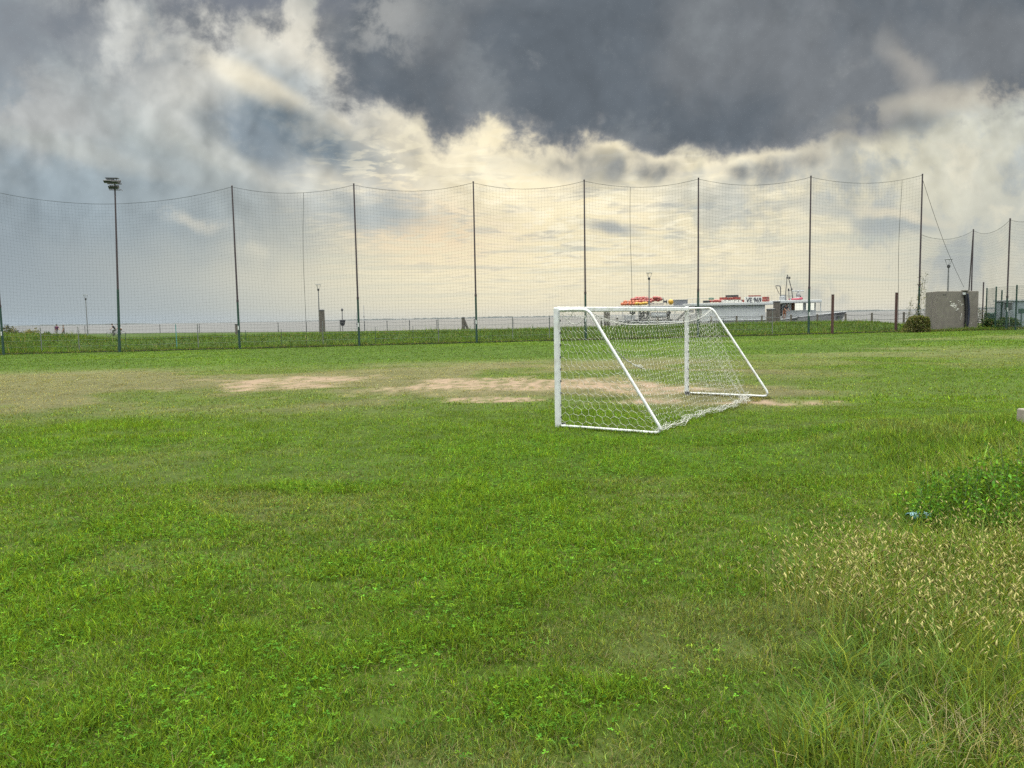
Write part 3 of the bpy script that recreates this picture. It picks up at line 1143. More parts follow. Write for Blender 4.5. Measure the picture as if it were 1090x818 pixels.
# ================================================================= FOOTBALL GOAL
def goal():
    p1 = at(594, 455, 12.75)
    ax_, ay_ = .76, 12.75
    bx_, by_ = 3.99, 17.5
    A = Vector((ax_, ay_, gz(ax_, ay_)))
    B = Vector((bx_, by_, gz(bx_, by_)))
    HH = 2.0
    along = Vector((bx_ - ax_, by_ - ay_, 0))
    Lg = along.length
    along.normalize()
    back = Vector((along.y, -along.x, 0))
    root = thing('football_goal', (A + B) / 2, 'white football goal with hexagonal net standing on the worn grass', 'goal')
    rot = Matrix((along, back, Vector((0, 0, 1)))).transposed()

    def P(s, t, z):                      # along the goal line, backwards, up
        base = A.lerp(B, s / Lg)
        return base + back * t + Vector((0, 0, z))
    for s in (0, Lg):
        m = MB()
        m.box(P(s, 0, HH / 2 - .03), (.088, .088, HH + .06), rot)
        pst = m.build('post', WHITE, root, bevel=.018)
        sg = 1 if s == 0 else -1
        for k in range(9):
            cl = MB()
            cl.box(P(s + sg * .02, .050, .18 + k * .2), (.018, .016, .030), rot)
            cl.build('net_clip', DGREY, pst)
        ft = MB()
        ft.box(P(s + sg * .075, .05, .03), (.05, .10, .09), rot)
        ft.build('foot_bracket', DGREY, pst)
    m = MB()
    m.box(P(Lg / 2, 0, HH - .046), (Lg - .092, .088, .088), rot)
    m.build('crossbar', WHITE, root, bevel=.018)
    T1, T2 = .60, 1.86
    for s in (0.0, Lg):
        m = MB()
        pts = [(.062, 1.955), (.30, 1.955), (.50, 1.952)]
        for k in range(1, 6):
            a = k / 6
            q = (1 - a) ** 2
            pts.append(((.50 * q + 2 * a * (1 - a) * T1 + a * a * (T1 + .07)), (1.952 * q + 2 * a * (1 - a) * 1.952 + a * a * 1.83)))
        ex, ez = T1 + .07, 1.83
        fx_, fz_ = T2 - .07, .17
        for k in range(0, 9):
            a = k / 8
            pts.append((ex + (fx_ - ex) * a, ez + (fz_ - ez) * a))
        for k in range(1, 7):
            a = k / 6
            q = (1 - a) ** 2
            pts.append((fx_ * q + 2 * a * (1 - a) * (T2 + .01) + a * a * (T2 - .13), fz_ * q + 2 * a * (1 - a) * .035 + a * a * .035))
        for t in (1.2, .8, .4, .062):
            pts.append((t, .036))
        m.tube([P(s, t, z) for (t, z) in pts], .0235, 10)
        m.build('stanchion', WHITE, root, smooth=True)

    # ---- net
    net = MB()
    rnd = random.Random(3)

    def hexgrid(wd, hg, a, fn, r=.0028, jit=.012, drop=0.):
        dx = a * math.sqrt(3)
        dy = a * 1.5
        P_ = {}

        def key(x, y):
            return (round(x, 4), round(y, 4))

        def pos(x, y):
            k = key(x, y)
            if k not in P_:
                P_[k] = fn(min(max(x, 0), wd), min(max(y, 0), hg)) + Vector((rnd.uniform(-jit, jit), rnd.uniform(-jit, jit), rnd.uniform(-jit, jit)))
            return P_[k]
        seen = set()
        for j in range(-1, int(hg / dy) + 2):
            for i in range(-1, int(wd / dx) + 2):
                cx = i * dx + (dx / 2 if j % 2 else 0)
                cy = j * dy
                cor = [(cx + a * math.sin(math.pi / 3 * k), cy + a * math.cos(math.pi / 3 * k)) for k in range(6)]
                for k in range(6):
                    p, q = cor[k], cor[(k + 1) % 6]
                    if not (0 <= (p[0] + q[0]) / 2 <= wd and 0 <= (p[1] + q[1]) / 2 <= hg):
                        continue
                    kk = tuple(sorted((key(*p), key(*q))))
                    if kk in seen:
                        continue
                    seen.add(kk)
                    if rnd.random() < drop:
                        continue
                    p3, q3 = pos(*p), pos(*q)
                    if (p3 - q3).length > 1e-4:
                        net.tube([p3, q3], r, 3, cap=False)
    SAG = lambda s: .27 * (1 - abs(2 * s / Lg - 1) ** 3.5)      # the rear rope of the roof hangs down

    def rope(s):
        return P(s, T1 + .02 * math.sin(s * 3), 1.93 - SAG(s))

    def roof(x, y):
        e = y / .62
        p = P(x, .06, 1.93).lerp(rope(x), e)
        p.z -= .05 * math.sin(math.pi * e) * (1 + .4 * math.sin(x * 4.1))
        return p

    def backp(x, y):
        e = 1 - y / 2.15                         # 0 at the ground
        e = min(max(e, 0), 1)
        top = rope(x)
        lim = 1.70 if x < Lg * .8 else 1.70 - .42 * ((x / Lg - .8) / .2) ** 1.3
        bot = P(x, lim + .05 * math.sin(x * 2.3) + .04 * math.sin(x * 7.1), .06)
        p = bot.lerp(top, e)
        sag = math.sin(math.pi * e) * (.06 + .05 * math.sin(x * 1.7))
        p -= back * sag * .5
        p.z -= sag * .6
        return p

    def side(s0, sg):
        def f(x, y):                             # x backwards fraction, y up
            z = 1.93 * (1 - y / 1.93)
            tmax = T1 + (T2 - T1) * (1 - z / 1.93)
            if s0 > 1:
                tmax = min(tmax, 1.32)
            t = .05 + (tmax - .05) * (x / 1.5)
            bul = .05 * math.sin(math.pi * x / 1.5) * math.sin(math.pi * y / 1.93) * (1 + .5 * math.sin(y * 5))
            return P(s0 + sg * (.02 + bul), t, max(z, .03) - .05 * math.sin(math.pi * x / 1.5) * (1 - y / 1.93))
        return f
    hexgrid(Lg, .62, .068, roof, .0018)
    hexgrid(Lg, 2.15, .068, backp, .0017)
    hexgrid(1.5, 1.93, .078, side(0.0, 1), .0021, .010)
    hexgrid(1.5, 1.93, .072, side(Lg, -1), .0021, .010)
    # edge ropes and the bunched hem lying on the grass
    net.tube([rope(Lg * k / 30) for k in range(31)], .006, 5)
    for k in range(2):
        pts = []
        for i in range(36):
            s = Lg * i / 35
            p = backp(s, 2.15)
            pts.append(p + Vector((rnd.uniform(-.08, .08), rnd.uniform(-.06, .06), rnd.uniform(-.03, .075) + .012 * k)))
        net.tube(pts, .0032, 4)
    hexgrid(Lg, .36, .07, lambda x, y: backp(x, 2.15) + Vector((.08 * math.sin(y * 23 + x * 3), .08 * math.cos(y * 19 + x * 2.2), -.03 + .05 * abs(math.sin(y * 9 + x * 5)))), .0019, .03)
    # torn loop hanging inside the near corner
    for k in range(5):
        p0 = P(.08, 1.02, 1.30)
        p1 = P(1.2 + .05 * k, .95, .98 - .02 * k)
        pts = []
        for i in range(9):
            a = i / 8
            p = p0.lerp(p1, a)
            p.z -= .05 * math.sin(math.pi * a) + rnd.uniform(-.012, .012)
            pts.append(p)
        net.tube(pts, .005, 4)
    # hanging festoon in the upper near corner
    for (z0, t0, z1, t1, dp) in ((1.90, .08, 1.88, .56, .17), (1.86, .08, 1.93, .30, .09)):
        pts = [P(.03, t0 + (t1 - t0) * i / 8, z0 + (z1 - z0) * i / 8 - dp * math.sin(math.pi * i / 8)) for i in range(9)]
        net.tube(pts, .006, 4)
    net.build('goal_net', NETW, root)
    return root


goal()

# ================================================================= TALL NET: poles
POLE_H = 11.7


def tall_pole(x, y, label, h=POLE_H, r0=.085, r1=.05, group='tall poles holding the ball net'):
    z = gz(x, y)
    t = thing('net_pole', (x, y, z), label, 'pole', group)
    m = MB()
    m.tube([(x, y, z - .2), (x, y, z + h * .30)], [r0, r0 * .9], 10)
    lo = m.build('lower_tube', GREENPOLE, t, smooth=True)
    m = MB()
    m.tube([(x, y, z + h * .30), (x, y, z + h)], [r0 * .78, r1], 10)
    m.lathe((x, y, z + h), [(r1 * 1.2, 0), (r1 * 1.2, .05), (.01, .09)], 8)
    m.build('upper_tube', DARKPOLE, t, smooth=True)
    m = MB()
    m.lathe((x, y, z + h * .30 - .08), [(r0 * 1.05, 0), (r0 * 1.05, .16)], 10)
    m.build('joint_collar', DARKPOLE, t)
    m = MB()
    m.box((x, y - r0 - .012, z + 1.55), (.09, .02, .30))
    m.build('label_plate', LGREY, t)
    return t


def gpos(px, fy=0.):
    """where the net line passes a pixel column"""
    d = pdir(px, 366)
    k = d.x / d.y
    y = (57.2 + fy) / (1 - .04 * k)
    return k * y, y


pole_px = [(3, 'green net pole cut by the left edge of the picture'),
           (255, 'tall net pole next to the floodlight mast on its right'),
           (382.5, 'tall net pole standing right of the short thick timber pile and lamp'),
           (507.5, 'tall net pole right of the leaning pile, left of the goal'),
           (623.5, 'tall net pole rising behind the near end of the goal'),
           (743, 'tall net pole rising behind the far end of the goal'),
           (860.5, 'tall net pole standing in front of the boat wheelhouse'),
           (977, 'corner net pole rising from the ivy mound beside the concrete block')]
PP = []
for px, lb in pole_px:
    x, y = gpos(px)
    PP.append((x, y))
    tall_pole(x, y, lb)
x0, y0 = PP[0]
PP.insert(0, (2 * x0 - PP[1][0], 2 * y0 - PP[1][1]))

# floodlight mast ------------------------------------------------------------
x, y = gpos(130.5)
y -= .5
z = gz(x, y)
HM = 11.9
HM0 = 0
fl = thing('floodlight_mast', (x, y, z), 'slim mast with a cluster of floodlights on top, in front of the net', 'floodlight')
m = MB()
m.tube([(x, y, z - .2), (x, y, z + 4.5)], [.10, .085], 10)
m.build('lower_tube', GREENPOLE, fl, smooth=True)
m = MB()
m.tube([(x, y, z + 4.5), (x, y, z + HM)], [.075, .05], 10)
m.build('upper_tube', DARKPOLE, fl, smooth=True)
m = MB()
m.tube([(x - .50, y - .05, z + HM + .02), (x + .50, y - .05, z + HM + .02)], .035, 8)
m.tube([(x - .38, y - .05, z + HM - .40), (x + .42, y - .05, z + HM - .40)], .03, 8)
m.tube([(x, y - .02, z + HM - .05), (x, y - .02, z + HM + .12)], .04, 8)
m.build('crossarm', DARKPOLE, fl)
tilt = Matrix.Rotation(R(-62), 3, 'X')
for (cx, cz, ww) in ((-.27, .16, .50), (.22, .12, .46)):
    m = MB()
    m.box((x + cx, y - .28, z + HM + cz), (ww, .44, .20), Matrix.Rotation(R(18), 3, 'X'), taper=(1.12, 1.25))
    f = m.build('floodlight_head', HULLD, fl, bevel=.02)
    m = MB()
    m.box((x + cx, y - .30, z + HM + cz - .112), (ww * .9, .36, .012), Matrix.Rotation(R(18), 3, 'X'))
    m.build('lamp_glass', LENS, f)
m = MB()
m.box((x - .10, y - .15, z + HM + .385), (.86, .30, .05))
m.tube([(x - .5, y - .15, z + HM + .36), (x - .42, y - .15, z + HM + .2)], .018, 5)
m.tube([(x + .2, y - .15, z + HM + .36), (x + .2, y - .15, z + HM + .2)], .018, 5)
m.build('glare_visor', HULLD, fl)
for (cx, ww) in ((-.18, .22), (.06, .20), (.27, .18)):
    m = MB()
    m.box((x + cx, y - .22, z + HM - .24), (ww, .24, .22), Matrix.Rotation(R(25), 3, 'X'), taper=(1.15, 1.2))
    f = m.build('spotlight', HULLD, fl, bevel=.015)
    m = MB()
    m.box((x + cx, y - .32, z + HM - .235), (ww * .7, .02, .12), Matrix.Rotation(R(25), 3, 'X'))
    m.build('lamp_glass', LENS, f)
m = MB()
m.tube([(x + .45, y - .1, z + HM - .36), (x + .62, y - .1, z + HM - .48)], .015, 5)
m.build('aiming_lever', DARKPOLE, fl)
fl.rotation_euler = (0, R(1.9), 0)

# the net itself ------------------------------------------------------------
def polyline_len(pts):
    s = [0]
    for a, b in zip(pts, pts[1:]):
        s.append(s[-1] + math.hypot(b[0] - a[0], b[1] - a[1]))
    return s


def make_net(name, posts, tops, sags, bottoms, label, cell, seams=(), r=.006, wob=.10):
    """posts: plan points; tops: cable height over z=0 at each post; bottoms: lower edge"""
    root = thing(name, (posts[0][0], posts[0][1], bottoms[0]), label, 'net')
    sl = polyline_len(posts)

    def base(s):
        for i in range(len(posts) - 1):
            if s <= sl[i + 1] + 1e-6:
                a = (s - sl[i]) / (sl[i + 1] - sl[i])
                x = posts[i][0] + (posts[i + 1][0] - posts[i][0]) * a
                y = posts[i][1] + (posts[i + 1][1] - posts[i][1]) * a
                top = tops[i] + (tops[i + 1] - tops[i]) * a - sags[i] * 4 * a * (1 - a)
                bot = bottoms[i] + (bottoms[i + 1] - bottoms[i]) * a
                return x, y, top, bot, a
        return posts[-1][0], posts[-1][1], tops[-1], bottoms[-1], 0
    n = int(sl[-1] / cell)
    hmax = max(t - b for t, b in zip(tops, bottoms))
    mrow = int(hmax / cell)
    net = MB()
    grid = []
    for i in range(n + 1):
        s = sl[-1] * i / n
        x, y, top, bot, a = base(s)
        colp = []
        for j in range(mrow + 1):
            e = j / mrow
            # rows follow the sagging cable at the top and level out below
            z = bot + (top - bot) * e
            wv = wob * math.sin(math.pi * e) * (math.sin(s * .55) + .6 * math.sin(s * 1.3 + e * 5)) * 4 * a * (1 - a)
            wx = .05 * math.sin(e * 7 + s * .9) * math.sin(math.pi * e)
            colp.append(Vector((x + wx, y + wv, z + .03 * math.sin(s * 1.1 + e * 3))))
        grid.append(colp)
    for i in range(n + 1):
        net.tube(grid[i][::2] + ([grid[i][-1]] if mrow % 2 else []), r, 3, cap=False)
    for j in range(mrow + 1):
        net.tube([grid[i][j] for i in range(n + 1)], r, 3, cap=False)
    net.build('netting', NETD, root)
    c = MB()
    c.tube([Vector((base(sl[-1] * i / 240)[0], base(sl[-1] * i / 240)[1], base(sl[-1] * i / 240)[2])) for i in range(241)], .011, 5)
    c.build('top_cable', NETD, root)
    c = MB()
    c.tube([Vector((base(sl[-1] * i / 240)[0], base(sl[-1] * i / 240)[1], base(sl[-1] * i / 240)[3] + .02 * math.sin(i * 1.7))) for i in range(241)], .02, 5)
    c.build('bottom_rope', NETD, root)
    for s, dr in seams:
        x, y, top, bot, a = base(s)
        c = MB()
        pts = []
        for k in range(22):
            e = k / 21
            pts.append(Vector((x + dr * (1 - e) + .06 * math.sin(e * 6 + s), y - .03, bot + (top - bot) * e)))
        c.tube(pts, .014, 5)
        c.build('seam_rope', NETD, root)
    return root


sl = polyline_len(PP)


def s_at(px):
    x, y = gpos(px)
    for i in range(len(PP) - 1):
        if PP[i][0] <= x <= PP[i + 1][0]:
            a = (x - PP[i][0]) / (PP[i + 1][0] - PP[i][0])
            return sl[i] + a * (sl[i + 1] - sl[i])
    return 0


bots = [gz(*p) + .06 for p in PP]
tops = [b + POLE_H - .1 for b in bots]
sags = [1.0, 1.05] + [.52] * (len(PP) - 3)
make_net('ball_stop_net', PP, tops, sags, bots, 'long dark ball stop net hung between the tall poles behind the goal', .235,
         seams=((s_at(329), -.25), (s_at(672), 0), (s_at(955), -.05)), r=.0030)

# side run on the right -----------------------------------------------------
SP = [PP[-1], (41.4, 69.5), (37.9, 59.0), (34.3, 48.4), (30.8, 38.0)]
sb_ = [gz(*p) for p in SP]
for (x, y), lb in zip(SP[1:3], ('shorter net pole with a leaning prop behind the concrete block', 'shorter net pole right of the concrete block, above the mesh fence')):
    h = 8.35
    z = gz(x, y)
    t = tall_pole(x, y, lb, h, .075, .055, group='shorter poles of the side net')
    if y > 65:
        m = MB()
        m.tube([(x, y, z + h - .1), (x + .95, y + 2.2, gz(x + .95, y + 2.2) - .1)], .05, 8)
        m.build('prop', DARKPOLE, t)
x, y = SP[3]
tall_pole(x, y, 'shorter net pole nearest the camera at far right', 8.35, .075, .055, group='shorter poles of the side net')
st_ = [gz(*SP[0]) + 7.3] + [gz(*p) + 8.3 for p in SP[1:]]
make_net('side_ball_net', SP, st_, [.55, .6, .6, .6], [b + .3 for b in sb_], 'lower dark net on shorter poles running off the right edge', .235, r=.0032)
# guy wire from the corner pole
gw = MB()
pa = Vector((PP[-1][0], PP[-1][1], gz(*PP[-1]) + 11.4))
pb = at(1026, 306, 63.5)
gw.tube([pa.lerp(pb, k / 10) - Vector((0, 0, .5 * math.sin(math.pi * k / 10))) for k in range(11)], .014, 5)
o = gw.build('guy_wire', NETD)
tag(o, 'thin guy wire slanting from the corner pole down to the concrete block', 'wire')

# ================================================================= LOW WIRE FENCE behind the net
fence = thing('wire_fence', (*gpos(400, .9), gz(*gpos(400, .9))), 'low thin wire fence along the foot of the grass embankment', 'fence')
fpx = [-40, 44, 84, 134, 188, 211, 262, 300, 344, 400, 440, 467, 546, 585, 640, 700, 770, 822]
fp = []
for px in fpx:
    x, y = gpos(px, .9)
    z = gz(x, y)
    fp.append(Vector((x, y, z)))
    vis = px in (44, 84, 188, 211, 344, 467, 546, 585, 822)
    m = MB()
    m.tube([(x, y, z - .1), (x, y, z + (1.9 if vis else 1.35))], .03 if vis else .018, 6)
    o = m.build('fence_post', TEAL if px == 188 else (mat('dull_galvanised', (.12, .13, .13), .6) if vis else GREENPOLE), fence)
wm = MB()
for hz in (.5, .95, 1.32):
    for a, b in zip(fp, fp[1:]):
        wm.tube([a.lerp(b, k / 6) + Vector((0, 0, hz - .03 * math.sin(math.pi * k / 6))) for k in range(7)], .006, 3)
for a, b in zip(fp, fp[1:]):
    nseg = int((b - a).length / .3)
    for k in range(nseg):
        p = a.lerp(b, k / nseg)
        wm.tube([p + Vector((0, 0, .05)), p + Vector((0, 0, 1.32))], .003, 3)
wm.build('fence_wire', GREENPOLE, fence)

# ================================================================= PROMENADE: chain posts, lamps, piles
def chain_run(xs, lab, name, post_r, hh, mtl, wire_r, dyq):
    root = thing(name, (xs[0], float(quay_y(xs[0])) - dyq, gz(xs[0], float(quay_y(xs[0])) - dyq)), lab, 'railing')
    tops_ = []
    for x in xs:
        y = float(quay_y(x)) - dyq
        z = gz(x, y)
        m = MB()
        m.tube([(x, y, z - .2), (x, y, z + hh)], post_r, 8)
        m.lathe((x, y, z + hh), [(post_r * 1.1, 0), (post_r * 1.1, .03), (.01, .06)], 8)
        m.build('railing_post', mtl, root)
        tops_.append(Vector((x, y, z + hh - .08)))
    m = MB()
    for a, b in zip(tops_, tops_[1:]):
        for (dz, sg) in ((0, .13), (-.45, .10)):
            m.tube([a.lerp(b, k / 8) + Vector((0, 0, dz - sg * math.sin(math.pi * k / 8))) for k in range(9)], wire_r, 5)
    m.build('railing_chain', DGREY, root)
    return root


cx_ = []
for px in (640, 657, 700, 728, 757, 784, 811, 842, 870, 900, 928, 962, 990):
    d = pdir(px, 340)
    yy = 75.
    for _ in range(20):
        yy = float(quay_y(d.x / d.y * yy)) - 2.2
    cx_.append(d.x / d.y * yy)
chain_run(cx_, 'chain railing on thick posts in front of the boats', 'chain_railing', .10, 1.12, WOOD, .022, 2.2)
cx_ = []
for px in (-20, 58, 90, 128, 170, 212, 254, 296, 326, 362, 388, 412, 436, 465, 505, 546, 585, 622):
    d = pdir(px, 345)
    yy = 95.
    for _ in range(40):
        yy = .5 * yy + .5 * (float(quay_y(d.x / d.y * yy)) - 2.0)
    cx_.append(d.x / d.y * yy)
chain_run(cx_, 'thin rope railing on slim posts along the waterside path', 'rope_railing', .045, 1.25, DGREY, .012, 2.0)


def street_lamp(px, Y, topy, label, hb=None):
    p = at(px, 340, Y)
    x, y = p.x, Y
    z = gz(x, y)
    zt = at(px, topy, Y).z
    t = thing('street_lamp', (x, y, z), label, 'street lamp', 'promenade lamps')
    m = MB()
    m.tube([(x, y, z - .1), (x, y, z + .9)], .10, 10)
    m.tube([(x, y, z + .9), (x, y, zt - .75)], [.075, .055], 10)
    m.build('lamp_post', mat('lamp_grey_paint', (.13, .135, .14), .5), t, smooth=True)
    m = MB()
    m.lathe((x, y, zt - .78), [(.06, 0), (.13, .05), (.14, .22), (.08, .28)], 10)
    m.build('lamp_head', HULLD, t)
    m = MB()
    for a in (0, 120, 240):
        dx, dy = math.cos(R(a + 8)), math.sin(R(a + 8))
        m.tube([(x + dx * .09, y + dy * .09, zt - .55), (x + dx * .20, y + dy * .20, zt - .36), (x + dx * .30, y + dy * .30, zt - .02)], .022, 6)
    m.build('reflector_arm', GREY, t)
    m = MB()
    m.lathe((x, y, zt - .05), [(.33, 0), (.34, .025), (.33, .05), (.30, .05), (.30, 0)], 16)
    m.build('reflector_ring', GREY, t)
    return t


street_lamp(92.5, 115, 314, 'distant slim lamp left of the floodlight mast')
street_lamp(340, 94, 303, 'lamp with open ring top behind the thick timber pile')
street_lamp(691, 83, 290.5, 'lamp with open ring top rising above the goal crossbar')
street_lamp(1008, 68.5, 276, 'lamp with open ring top rising behind the concrete block')


def pile(px, Y, topy, r, label, lean=None, group='timber piles along the quay'):
    p = at(px, 345, Y)
    x, y = p.x, Y
    zt = at(px, topy, Y).z
    zb = min(gz(x, y), .3) - .3
    t = thing('timber_pile', (x, y, zb), label, 'mooring post', group)
    m = MB()
    m.tube([(x, y, zb), (x + .02, y, zb + (zt - zb) * .5), (x + .01, y, zt)], [r * 1.06, r, r * .97], 9)
    m.build('shaft', WOOD, t)
    m = MB()
    m.lathe((x + .01, y, zt), [(r * 1.02, -.12), (r * 1.04, -.02), (r * .7, .05)], 9)
    m.build('pile_cap', DGREY, t)
    if lean:
        m = MB()
        m.tube([(x + .05, y, zt - .15), (x + lean, y, zb)], r * .75, 7)
        m.build('strut', WOOD, t)
    return t


pile(342.8, 92, 330, .33, 'thick timber pile standing beside the lamp left of centre')
pile(252.5, 96, 345, .30, 'timber pile just left of the second tall net pole')
pile(493, 90, 338, .20, 'small timber pile with a slanting strut left of the goal', lean=.75)
pile(646, 86, 329, .36, 'timber pile seen under the goal crossbar near the left post')
pile(820.5, 78.5, 329, .46, 'broad stubby timber pile at the stern of the wheelhouse boat')
pile(826.5, 79.5, 321, .36, 'taller dark capped timber pile next to the wheelhouse door')


def steel_post(px, topy, boty, Y, label):
    p = at(px, boty, Y)
    x, y = p.x, Y
    z = gz(x, y)
    zt = at(px, topy, Y).z
    t = thing('steel_post', (x, y, z), label, 'post', 'red brown steel posts by the net')
    m = MB()
    m.box((x, y, (z + zt) / 2 - .1), (.165, .15, zt - z + .2))
    m.build('shaft', RUST, t, bevel=.015)
    m = MB()
    m.box((x, y, zt + .012), (.19, .175, .02))
    m.build('cap_plate', DGREY, t)
    return t


steel_post(885.8, 314, 356, 58.0, 'red brown steel post in front of the boat bow')
steel_post(953.5, 312, 351.5, 59.0, 'red brown steel post left of the ivy mound')

# channel marker and thin stakes in the water
p = at(364.5, 340, 210)
mk = thing('channel_marker', (p.x, 210, WATER_Z), 'slender channel marker standing in the water left of the third net pole', 'marker')
zt = at(364.5, 328, 210).z
m = MB()
m.tube([(p.x, 210, WATER_Z - 1), (p.x, 210, zt - .5)], .10, 8)
m.build('staff', DGREY, mk)
m = MB()
m.lathe((p.x, 210, zt - 1.0), [(.05, 0), (.34, .35), (.34, .65), (.05, 1.0)], 10)
m.build('top_mark', DGREY, mk)
m = MB()
m.lathe((p.x, 210, at(364.5, 347, 210).z), [(.35, 0), (.55, .3), (.8, 1.3), (.8, 1.6), (.2, 1.7)], 12)
m.build('float_drum', HULLD, mk)
for px, ty, lb in ((387.5, 325, 'thin pale stake in the water right of the third net pole'), (379.5, 333, 'thin dark stake in the water left of the third net pole')):
    p = at(px, 345, 140)
    zt = at(px, ty, 140).z
    t = thing('water_stake', (p.x, 140, WATER_Z), lb, 'stake', 'stakes in the shallow water')
    m = MB()
    m.tube([(p.x, 140, WATER_Z - 1), (p.x + .05, 140, zt)], [.07, .045], 6)
    m.build('shaft', GREY, t)
    m = MB()
    m.lathe((p.x + .02, 140, zt - 2.2), [(.08, 0), (.10, .1), (.08, .2)], 6)
    m.build('tie_band', DGREY, t)

# ================================================================= CONCRETE BLOCK, PIPE, IVY
def ptg(px, py, Y):
    return at(px, py, Y)


bA = at(997.2, 350.5, 59.5)
bL = at(984.2, 348.5, 62.5)
bR = at(1040.5, 348.5, 61.2)
zb = gz(bA.x, bA.y) - .3
ztop = at(997.2, 310.2, 59.5).z
blk = thing('concrete_block', (bA.x, bA.y, zb + .3), 'tall grey concrete block with flaking white paint at the corner of the pitch', 'block')
bD = Vector((bL.x + bR.x - bA.x, bL.y + bR.y - bA.y, 0))
m = MB()
plan = [bA, bR, bD, bL]
n0 = len(m.v)
for zz in (zb, ztop):
    for p in plan:
        m.v.append(Vector((p.x, p.y, zz)))
m.f += [[0, 1, 5, 4], [1, 2, 6, 5], [2, 3, 7, 6], [3, 0, 4, 7], [4, 5, 6, 7]]
m.build('wall', CONC, blk, bevel=.03)
fdir = Vector((bR.x - bA.x, bR.y - bA.y, 0)).normalized()
fn_ = Vector((fdir.y, -fdir.x, 0))
ldir = Vector((bL.x - bA.x, bL.y - bA.y, 0)).normalized()
ln_ = Vector((-ldir.y, ldir.x, 0))
if ln_.y > 0:
    ln_ = -ln_
m = MB()
rr = random.Random(5)


def flake(org, dr, nrm, u, zz, a, b, k):
    nn = 9
    pts = []
    for i in range(nn):
        an = 2 * math.pi * i / nn
        q = .55 + .75 * rr.random()
        pts.append((u + a * q * math.cos(an), zz + b * q * math.sin(an)))
    b0 = len(m.v)
    for off in (.002 + .0009 * k, ):
        for (uu, z_) in pts:
            m.v.append(org + dr * uu + nrm * off + Vector((0, 0, z_)))
    m.f.append([b0 + i for i in range(nn)])


org = Vector((bA.x, bA.y, 0))
Lf = (Vector((bR.x, bR.y, 0)) - org).length
k = 0
for (fx_, fz_, a, b, cnt) in ((.40, .62, .25, .07, 9), (.34, .70, .18, .05, 4), (.48, .74, .12, .04, 3), (.47, .55, .16, .06, 6), (.58, .66, .10, .05, 4), (.62, .35, .05, .2, 3), (.80, .2, .08, .05, 2)):
    for i in range(cnt):
        flake(org, fdir, fn_, Lf * (fx_ + rr.uniform(-.07, .07)), zb + .3 + (ztop - zb - .3) * (fz_ + rr.uniform(-.04, .04)), a * rr.uniform(.3, .8), b * rr.uniform(.4, 1.), k)
        k += 1
Ll = (Vector((bL.x, bL.y, 0)) - org).length
for i in range(20):
    flake(org, ldir, ln_, Ll * rr.uniform(.06, .92), zb + .3 + (ztop - zb - .3) * rr.uniform(.35, .85), rr.uniform(.14, .36), rr.uniform(.2, .55), k)
    k += 1
m.build('flaking_paint', FLAKE, blk)
for u in (.13, .17):
    m = MB()
    m.box(org + fdir * (Lf * u) + fn_ * .004 + Vector((0, 0, ztop - .28)), (.10, .012, .09))
    m.build('vent_hole', BLACK, blk)
m = MB()
m.box(org + fdir * (Lf * .66) + fn_ * .0 + Vector((0, 0, ztop + .035)), (.6, .25, .07), Matrix.Rotation(math.atan2(fdir.y, fdir.x), 3, 'Z'))
m.build('top_lug', CONC, blk)
# hose over the edge: hangs on the block, a thing of its own
hz = []
for k in range(14):
    e = k / 13
    u = Lf * (.635 + .045 * math.sin(e * 2.2) - .01 * e)
    hz.append(org + fdir * u + fn_ * .13 + Vector((0, 0, ztop - .22 - (ztop - zb - .6) * e)))
hose = thing('drain_pipe', hz[-1], 'black corrugated pipe hanging down the front of the concrete block', 'pipe')
m = MB()
m.tube(hz, .09, 9)
m.build('pipe_run', BLACK, hose, smooth=True)
m = MB()
m.tube([p + fdir * (.2 + .05 * math.sin(i * .3)) for i, p in enumerate(hz)], [.10] * 12 + [.07, .03], 9)
m.build('outer_sleeve', mat('navy_rubber', (.016, .020, .040), .5), hose, smooth=True)
m = MB()
m.box(hz[0] - fdir * .16 + Vector((0, 0, .02)), (.22, .06, .16))
m.build('wall_bracket', LGREY, hose)

LEAF = leaf_mat('leaf', .42)


def leaf_cloud(name, pts, sizes, col, parent=None, m_=None, up=.0):
    """leaf-sized quads at given points with random facing"""
    n = len(pts)
    o0 = np.array(ORG.get(parent.name, (0, 0, 0))) if parent else 0
    a = RNG.normal(size=(n, 3))
    a /= np.linalg.norm(a, axis=1)[:, None]
    b = RNG.normal(size=(n, 3))
    b[:, 2] += up
    b -= (b * a).sum(1)[:, None] * a
    b /= np.linalg.norm(b, axis=1)[:, None] + 1e-9
    s = sizes[:, None]
    p = pts - o0
    v = np.stack([p - b * s, p + a * s * .45, p + b * s, p - a * s * .45], 1).reshape(-1, 3)
    fl = np.arange(n * 4)
    o = add_mesh_np(name, v, fl, np.arange(0, n * 4, 4), m_ or LEAF, np.repeat(col, 4, 0))
    if parent:
        o.parent = parent
        ORG[o.name] = Vector(tuple(o0)) if parent else Vector((0, 0, 0))
    return o


